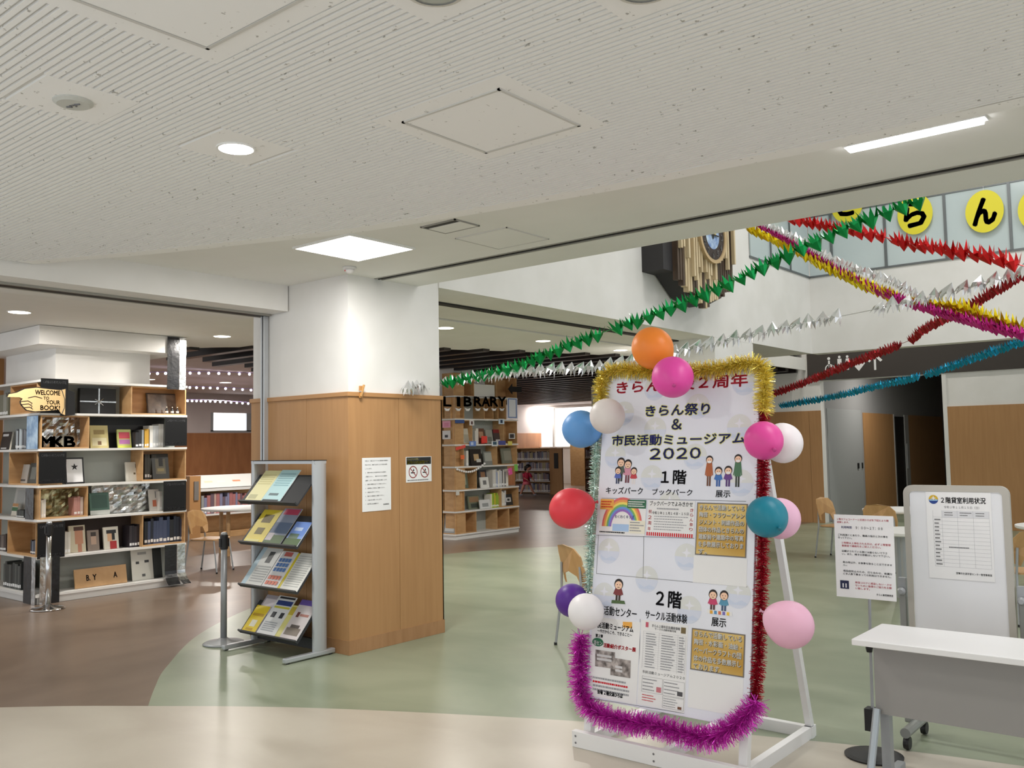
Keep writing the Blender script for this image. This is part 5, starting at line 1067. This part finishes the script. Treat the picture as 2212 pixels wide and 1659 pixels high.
spine_row(FAl,ZA,0,13,1150,1,[(150,80,70),(120,110,104),(70,60,58)],'spine cut by left edge of the picture, fifth level','spines at left edge fifth level'); spine_row(FAl,ZA,8,46,1210,0,[(34,36,36),(60,64,62),(90,94,90)],'dark tall spine on bottom shelf at far left','dark spines at bottom far left',wmin=.036,wmax=.055); spine_row(FAl,ZA,66,78,1165,1,[(110,120,140),(40,40,50)],'small spine at corner of the fifth level','small spines at corner')
spine_row(FAl,ZA,0,18,850,5,[(120,120,104),(150,150,140)],'greyish spine on top shelf at far left','greyish spines top far left')
# ---------------------------------------------------------------- second bookcase with LIBRARY letters
ZB = [.10,.49,.86,1.265,1.65,2.1,2.5]
BX0, BY0, BY1, BXl = -10.72, 11.5, 13.24, -12.6
bB, IB2 = bookcase('white and beech corner bookcase under the LIBRARY letters', BX0, BY0, BY1, BXl, ZB)
FB_ = frame((BX0,BY0,0),(0,1,0),(0,0,1)); FBl = frame((BXl,BY0,0),(1,0,0),(0,0,1)); LBl = BX0-BXl
cl = struct('wall_column', MB().box(BXl,BX0-.281,BY0+.281,12.7,0,3.3), m_white, 'white column inside the LIBRARY bookcase')
sf = lambda x, y: uv(FB_,x,y)[0]; sl = lambda x, y: uv(FBl,x,y)[0]
for k, sp in ((5,((986,1005),(1048,1068),(1078,1096))),(4,((981,1022),(1090,1119))),(3,((984,1003),(1074,1118))),(2,((984,1030),)),(1,((984,1003),(1082,1120))),(0,((986,1028),(1072,1098),(1098,1120)))):
    for x0, x1 in sp:
        a, b = sf(x0,(1040)), sf(x1,1040); cubby(bB,FB_,max(a,.01),min(b,1.735),ZB[k]+.001,ZB[k+1]-.027,back=m_ply)
for k, sp in ((5,((955,975),)),(4,((953,980),)),(3,((953,974),)),(2,((953,982),)),(1,((953,980),)),(0,((953,982),))):
    for x0, x1 in sp: cubby(bB,FBl,sl(x0,1040),min(sl(x1,1040),LBl-.01),ZB[k]+.001,ZB[k+1]-.027)
for x0, x1 in ((sl(955,830),LBl),): cubby(bB,FBl,x0,x1-.01,2.501,2.9)
cubby(bB,FB_,.02,sf(1024,830),2.501,2.9); cubby(bB,FB_,sf(1072,830),1.735,2.501,2.88)
G2 = 'books shown cover out on the LIBRARY bookcase'
SBB = lambda lb, *a, **k: show_book(lb, FB_, ZB, *a, group=G2, **k)
SBB('pale magazine at left under the LIBRARY letters', 983, 996, 924, (206,196,190), [(.1,.4,.9,.7,(150,70,70))], k=4); SBB('small framed card beside the pale magazine', 1001, 1022, 925, (196,194,180), [(.1,.1,.9,.6,(170,166,150))], k=4, depth=.06, name='framed_card', cat='picture')
SBB('brown book with red tag under LIBRARY letters', 1034, 1049, 925, (110,76,60), [(.2,.4,.8,.8,(190,150,120)),(.3,0,.8,.3,(220,60,50))], k=4, depth=.08); SBB('grey book in middle under LIBRARY letters', 1052, 1066, 928, (160,160,150), [(.2,.2,.8,.5,(120,120,110))], k=4, depth=.08); SBB('dark red topped book under LIBRARY letters', 1068, 1086, 927, (70,60,60), [(0,.75,1,1,(130,40,44)),(.2,0,.9,.3,(214,214,214))], k=4, depth=.08)
SBB('dark photo stand with pale bouquet on third level', 1018, 1042, 970, (40,34,32), [(.3,.3,.75,.7,(190,160,120)),(.5,.2,.9,.4,(206,206,200))], k=3, depth=.1); SBB('grey landscape book right of the bouquet photo', 1047, 1066, 975, (130,134,130), [(.1,.3,.9,.9,(170,174,168))], k=3, depth=.1); SBB('grey green picture book in right cubby of third level', 1085, 1111, 967, (120,124,110), [(.2,.2,.8,.8,(150,150,136))], k=3, depth=.1)
SBB('leaning green photo book on fourth level', 993, 1012, 1019, (96,110,96), [(.2,.2,.8,.7,(150,160,140))], k=2); SBB('dark novel standing on fourth level', 1038, 1054, 1015, (60,60,70), [(.2,.5,.8,.9,(150,110,80))], k=2, depth=.16); SBB('small white card in front of the dark novel', 1039, 1057, 1031, (226,226,222), [(.3,.3,.7,.7,(120,120,120))], k=2, depth=.04, name='white_card', cat='card')
SBB('green picture book on fifth level', 1013, 1038, 1071, (110,116,96), [(.1,.5,.9,.9,(140,110,80)),(.2,.1,.8,.4,(60,66,60))], k=1, depth=.14); SBB('white flyer in front on fifth level', 1038, 1060, 1080, (214,216,216), [(.2,.2,.8,.6,(150,154,154))], k=1, depth=.05); SBB('round pattern dark cover in right cubby of fifth level', 1091, 1108, 1068, (40,44,46), [(.2,.3,.8,.7,(206,206,206)),(.35,.4,.65,.6,(40,44,46))], k=1, depth=.1)
SBB('white slip at left on third level', 957, 972, 984, (224,224,224), [(.2,.2,.8,.3,(150,150,160))], k=3) if False else None
spine_row(FB_,ZB,1026,1032,925,4,WH,'pale spine left of the brown book under LIBRARY letters','pale spines under LIBRARY letters'); spine_row(FB_,ZB,1007,1012,968,3,WH,'white spine left of bouquet photo','white spines by bouquet photo'); spine_row(FB_,ZB,984,992,1014,2,WH,'white spine at left of fourth level cubby','white spines in fourth level cubby')
spine_row(FB_,ZB,1064,1096,1015,2,WH+[(110,140,200),(120,120,120)],'tall pale spine on right of the fourth level','tall spines right of fourth level',wmin=.02,wmax=.045); spine_row(FB_,ZB,1060,1080,1066,1,[(190,206,80),(150,180,60),(230,226,214),(220,190,60)],'yellow green spine on fifth level','yellow green spines on fifth level',wmin=.02,wmax=.035); spine_row(FB_,ZB,1083,1091,1060,1,WH,'pale spine in right cubby of fifth level','pale spines right cubby fifth level')
SBL = lambda lb, *a, **k: show_book(lb, FBl, ZB, *a, group='books on left side of the LIBRARY bookcase', **k)
SBL('white slip leaning on third level, left side', 957, 968, 984, (224,224,224), [(.2,.2,.8,.3,(150,150,160))], k=3); SBL('grey illustrated print on bottom level, left side', 957, 982, 1112, (150,154,156), [(.1,.1,.9,.9,(196,200,200)),(.3,.3,.6,.6,(110,114,118))], k=0, depth=.02); SBL('black and white cover on fifth level, left side', 955, 967, 1075, (40,40,44), [(.2,.4,.8,.8,(220,220,220))], k=1)
spine_row(FBl,ZB,969,974,974,3,WH,'white spine on left side, third level','white spines left side third level'); spine_row(FBl,ZB,970,979,1070,1,WH,'white spine on left side, fifth level','white spines left side fifth level')
# paper tags stuck to the shelf edges
def tagp(label, F, x0, y0, x1, y1, rgb, shapes=(), off=.02, rot=0):
    a = uv(F,x0,y1,off); b = uv(F,x1,y0,off); t = thing('paper_tag', label, 'paper tag', F@T((a[0],a[1],off))@RZ(rot)); w_, h_ = b[0]-a[0], b[1]-a[1]
    part('card', MB().box(0,w_,0,h_,0,.003), col(rgb,.6), t)
    for i,(p,q,r_,s_,c_) in enumerate(shapes): part('print', MB().rect(w_*p,h_*q,w_*r_,h_*s_,.0036+.0003*i), col(c_,.6), t)
tagp('pink round cornered tag at left of LIBRARY bookcase', FBl, 956, 909, 973, 924, (236,170,196), rows_(.2,.2,.8,.8,3,(214,120,150))); tagp('white tag with drawing below the pink tag', FBl, 956, 930, 973, 949, (226,226,228), [(.3,.2,.7,.5,(70,70,76))])
tagp('dark blue strip tag on upper shelf edge', FB_, 983, 907, 1003, 914, (60,84,140)); tagp('photo tag right of the dark blue strip', FB_, 1014, 908, 1024, 919, (224,220,216), [(.3,.2,.7,.8,(90,60,60))]); tagp('blue photo tag near right of upper shelf edge', FB_, 1077, 905, 1089, 916, (206,220,232), [(.3,.2,.7,.8,(40,60,90))])
tagp('red tag hanging from second shelf edge', FB_, 1040, 942, 1052, 957, (230,70,60)); tagp('blue photo tag on second shelf edge', FB_, 1014, 953, 1028, 964, (110,140,206), [(.2,.2,.6,.8,(190,206,232))]); tagp('white photo tag on second shelf edge', FB_, 1062, 953, 1075, 964, (220,226,228), [(.2,.3,.8,.9,(60,90,110))]); tagp('violet blue strip tag on second shelf edge', FB_, 1077, 952, 1092, 961, (80,84,150)); tagp('yellow pointed tag on second shelf edge', FB_, 1097, 953, 1106, 962, (228,214,110)); tagp('square dark photo pinned on right cubby', FB_, 1099, 936, 1112, 948, (206,206,204), [(.15,.15,.85,.85,(66,60,60))])
tagp('slanted red paper strip on beech panel', FB_, 985, 966, 1006, 973, (224,84,72), rot=.18); tagp('small orange paper shape under the red strip', FB_, 995, 983, 1003, 992, (226,110,60)); tagp('pink paper cutout on right of fourth level', FB_, 1099, 1012, 1107, 1027, (226,90,160), [(.0,.4,.3,.6,(240,140,190))], rot=.2); tagp('green paper cutout beside the pink one', FB_, 1111, 1003, 1118, 1018, (130,200,90)); tagp('small white switch plate card on fifth level panel', FB_, 985, 1058, 992, 1070, (206,204,196))
# LIBRARY letter banner
bn = thing('letter_banner', 'black letters LIBRARY hanging along top of bookcase with little paper boats', 'letter banner', FB_@T((0,2.3,.04)))
for i, chx in enumerate('LIBRARY'):
    cx = (966,990,1010,1032,1049,1067,1084)[i]; hw = 3 if chx == 'I' else 8; a = uv(FB_,cx-hw,877,.04); b = uv(FB_,cx+hw,858,.04)
    text(FB_, chx, (a[0],a[1]), (b[0],b[1]), m_ink, bn, .045, .05, 'letter', px=False)
    c = uv(FB_,cx,884,.04); part('paper_boat', MB().prism([(c[0]-.07,c[1]+.02),(c[0]-.03,c[1]-.03),(c[0]+.03,c[1]-.03),(c[0]+.07,c[1]+.02),(c[0],c[1]+.005)],.03,.05,M=bn.matrix_world.inverted()@FB_), m_paper, bn)
a = uv(FB_,958,858,.04); b = uv(FB_,1094,857,.04); part('string', MB().tube([(a[0],a[1],.04),(b[0],b[1],.04)],.003,5,M=bn.matrix_world.inverted()@FB_), m_ink, bn)
tagp('white card with blue ornamental border at right of LIBRARY letters', FB_, 1096, 860, 1117, 904, (232,236,244), [(.06,.03,.16,.97,(120,140,190)),(.84,.03,.94,.97,(120,140,190)),(.06,.03,.94,.08,(120,140,190)),(.06,.92,.94,.97,(120,140,190)),(.2,.1,.8,.9,(238,240,246))], .03)
tagp('plain white paper sheet on top of the LIBRARY bookcase', FB_, 1024, 832, 1068, 857, (228,226,220), (), -.02)
a = uv(FB_,1098,840,.03); t = thing('arrow_sign', 'black arrow pointing left on top of the LIBRARY bookcase', 'sign', FB_@T((a[0],a[1],.02))); part('arrow', MB().prism([(0,0),(.12,.1),(.12,.05),(.4,.05),(.4,-.05),(.12,-.05),(.12,-.1)],0,.01), m_black, t)
g = MB()
t = thing('bead_chain', 'short white bead garland under third shelf edge of LIBRARY bookcase', 'garland', FB_@T((sf(985,1005),1.22,.03)))
for k in range(14):
    x_ = k*.055; part('bead', MB().ball((x_, -.09*math.sin(math.pi*k/13)+k*.006, 0), .022, 8, 5), m_paper, t)
# ================================================================ FAR LIBRARY: low bookcases, shelf, child, string lights
FAR_BOOKS = MB()
def low_bookcase(label, x0, x1, Yf, h_, rows, grp, endpanel=False):
    t = thing('low_bookcase', label, 'bookcase', (x0,Yf,0)); w_ = x1-x0; D = .35
    part('side_panel', MB().box(0,.03,0,D,0,h_), m_ply, t); part('side_panel', MB().box(w_-.03,w_,0,D,0,h_), m_ply, t); part('top', MB().box(-.01,w_+.01,-.01,D,h_,h_+.03), m_ply, t); part('back', MB().box(.03,w_-.03,D-.02,D,0,h_), m_ply, t)
    F = frame((x0,Yf,0),(1,0,0),(0,0,1)); rnd = random.Random(int(abs(x0*10)))
    cs = [(120,110,120),(150,140,150),(90,90,110),(170,160,150),(110,120,140),(140,110,110),(190,184,176),(160,150,120)]
    for k in range(rows):
        z = .08+k*(h_-.08)/rows; part('shelf', MB().box(.03,w_-.03,-.005,D-.02,z-.025,z), m_shelfwhite, t)
        u = .04; hh = (h_-.08)/rows-.09
        while u < w_-.1:
            bw = rnd.choice((.04,.055,.07)); q = rnd.randrange(8); hb = hh*rnd.choice((.85,1,.93)); FAR_BOOKS.box(u,u+bw,z+.001,z+.001+hb,-.22,-.02,q,M=F).box(u+bw*.15,u+bw*.85,z+.02,z+.05,-.02,-.0195,8,M=F); u += bw+.004
    return t
low_bookcase('low bookcase full of books behind the child', -19.6, -18.05, 24.0, 1.50, 4, 'low bookcase behind the child')
t = thing('bookcase_end_panel', 'beech end panel of far low bookcase with dark sign plate', 'panel', (-18.02,23.9,0)); part('panel', MB().box(0,.52,0,.05,0,1.52), m_wood, t); part('sign_plate', MB().box(.2,.36,-.02,0,.85,1.35), m_black, t)
low_bookcase('narrow bookcase right of the beech end panel', -18.35, -17.2, 26.4, 1.52, 4, 'narrow far bookcase')
low_bookcase('far low bookcase just left of the festival board', -17.1, -15.6, 26.4, 1.52, 4, 'far low bookcase beside the festival board')
FBC = [(120,110,120),(150,140,150),(90,90,110),(170,160,150),(110,120,140),(140,110,110),(190,184,176),(160,150,120)]
o = part('shelved_books', FAR_BOOKS, [col(c,.6) for c in FBC]+[m_paper]); o['kind'] = 'stuff'; tag(o, 'rows of small library books filling the far low bookcases', 'books')
tp = PY(1262,985,26.0); t = thing('shelf_top_sign', 'small beech category sign standing on far low bookcase', 'sign', (tp.x-.2,26.5,1.55)); part('board', MB().box(-.35,.45,0,.03,0,.26), m_ply, t); part('lettering_strip', MB().box(-.2,.35,-.004,0,.1,.17), m_ink, t)
t = thing('wooden_screen', 'pale beech box screen behind the blue balloon', 'screen', (-20.6,29.5,0)); part('panel', MB().box(-.6,1.6,0,.1,0,2.3), m_ply, t); part('top_rail', MB().box(-.62,1.62,-.02,.12,2.3,2.34), m_ply, t)
# display shelf with white slanted top, left
ds = thing('picture_book_shelf', 'low beech shelf with white slanted display top behind the round table', 'bookcase', (-15.0,9.0,0)); I = T((15.0,-9.0,0))
part('end_panel', MB().box(-15.35,-14.95,9.0,9.22,0,1.16,M=I), m_woodtrim, ds); part('end_plate', MB().box(-14.95,-14.93,9.08,9.17,.72,1.06,M=I), col((120,116,112),.5), ds)
part('display_top', MB().add([(-14.95,9.22,.93),(-14.95,11.5,.93),(-15.25,11.5,1.16),(-15.25,9.22,1.16),(-15.3,9.22,.9),(-15.3,11.5,.9)],[(0,1,2,3),(0,3,4),(1,5,2),(3,2,5,4)],M=I), m_shelfwhite, ds)
part('shelf', MB().box(-15.3,-14.95,9.22,11.5,.87,.92,M=I), m_shelfwhite, ds); part('lower_shelf', MB().box(-15.3,-14.95,9.22,11.5,.42,.45,M=I), m_shelfwhite, ds); part('plinth', MB().box(-15.3,-14.98,9.22,11.5,0,.1,M=I), m_ply, ds); part('back', MB().box(-15.35,-15.3,9.22,11.5,0,1.0,M=I), m_ply, ds)
FD = frame((-14.97,9.24,0),(0,1,0),(0,0,1)); rnd = random.Random(9); u = .02; kq = 0
while u < 1.1:
    bw = rnd.choice((.04,.055,.07)); cl_ = rnd.choice([(170,110,110),(130,130,160),(190,160,150),(110,90,100),(150,150,150)]); kq += 1
    spine_book(FD, u, .452, bw, round(rnd.choice((.3,.34,.37)),2), .2, cl_, '%s picture book spine, %s from left on shelf behind the round table' % (cname(cl_), ORD[kq-1]), 'picture books behind the round table', depth=.02); u += bw+.004
for i,(yy,c_) in enumerate(((9.35,(236,220,190)),(9.62,(226,226,230)),(9.95,(226,150,110)))):
    t = thing('picture_book', ('cream picture book lying on slanted white display top','white picture book in middle of the slanted display top','orange picture book at right on slanted display top')[i], 'book', T((-14.97,yy,.94))@RY(math.radians(-52)))
    part('cover', MB().box(-.005,.0,0,.24,.02,.24), col((235,232,226),.5), t); part('cover_art', MB().box(0,.003,.03,.2,.05,.18), col(c_,.5), t)
# string lights
def lights_string(label, ctrl, n):
    pts = [PX(x,y,X_) for x,y,X_ in ctrl]; P = spline(pts, 8); c = P[0]; t = thing('string_lights', label, 'string lights', T(c), 'string lights across the library ceiling'); I = T(-c)
    part('wire', MB().tube(P,.006,5,M=I), col((150,130,190),.5), t)
    for p in (P[0],P[-1]): part('hanger', MB().tube([p,(p.x,p.y,3.33)],.004,4,M=I), col((150,130,190),.5), t)
    g = MB().ball((0,0,0),.028,8,6).mesh('bulb',True)
    mb = col((236,230,255),.4,emit=7.0,name='led_bulb')
    for k in range(n):
        p = P[0].lerp(P[-1],k/(n-1)); f_ = k/(n-1)*(len(P)-1); j = min(int(f_),len(P)-2); p = P[j].lerp(P[j+1],f_-j)
        link('bulb', g, mb, t, T(p-c+Vector((0,0,-.03))))
lights_string('uppermost row of small white string lights by the dark beams', [(322,804,-17),(430,803,-17),(560,806,-17)], 13)
lights_string('middle row of small string lights in the library', [(395,834,-18.5),(470,836,-18.5),(560,841,-18.5)], 11)
lights_string('lowest row of small string lights in the library', [(395,863,-20),(470,865,-20),(560,871,-20)], 16)
# child
cp = PZ(1138,1071)
kid = thing('person', 'small child in red and pink clothes walking by the far bookcase', 'person', T((cp.x,cp.y,0))@RZ(math.radians(38)))
SKN = col((196,140,118),.6,name='skin')
b = MB()
b.tube([(0,0,.46),(.0,-.05,.62),(.02,-.08,.74)],[.085,.085,.07],12).tube([(.02,-.08,.74),(.05,-.1,.8)],[.04,.038],10).ball((.08,-.12,.9),.088,14,10)
for s_, kx in ((-1,-.16),(1,.2)):
    b.tube([(s_*.04,0,.47),(s_*.05+kx*.45,-.02,.26),(s_*.04+kx,.0,.05)],[.062,.045,.03],10).tube([(s_*.04+kx,.0,.045),(s_*.04+kx+.09,-.02,.02)],[.028,.022],8)
    b.tube([(s_*.08,-.08,.71),(s_*.12+.05,-.1,.58),(s_*.09+.14,-.13,.5)],[.034,.028,.022],8)
    for q in range(5): b.tube([(s_*.09+.14,-.13,.5),(s_*.09+.16+.008*q,-.14-.012*(q-2),.465-.004*q)],[.009,.007],6)
b.ball((.16,-.13,.9),.014,6,5).ball((.0,-.04,.9),.018,6,5)
body = part('body', b, SKN, kid, smooth=True); r_ = body.modifiers.new('remesh','REMESH'); r_.mode = 'VOXEL'; r_.voxel_size = .011; r_.use_smooth_shade = True
part('hair', MB().ball((.06,-.11,.93),.1,14,9,sc=(1,1,.9)).tube([(.0,-.06,.93),(-.04,-.03,.82)],[.07,.04],10), col((24,20,22),.5), kid, smooth=True)
part('shirt', MB().tube([(0,-.0,.48),(.0,-.05,.62),(.02,-.085,.75)],[.115,.1,.075],14).tube([(.08,-.08,.72),(.17,-.1,.59)],[.046,.042],10).tube([(-.08,-.08,.72),(-.07,-.1,.59)],[.046,.042],10), col((186,34,70),.7), kid, smooth=True)
part('skirt', MB().lathe([(.14,.36),(.12,.42),(.1,.5)],16), col((220,110,126),.7), kid, smooth=True)
for x_ in (.24,-.2): part('shoe', MB().ball((x_+.03,-.01,.03),.045,10,7,sc=(1.5,.8,.7)), col((150,150,160),.6), kid, smooth=True)
flush_text()
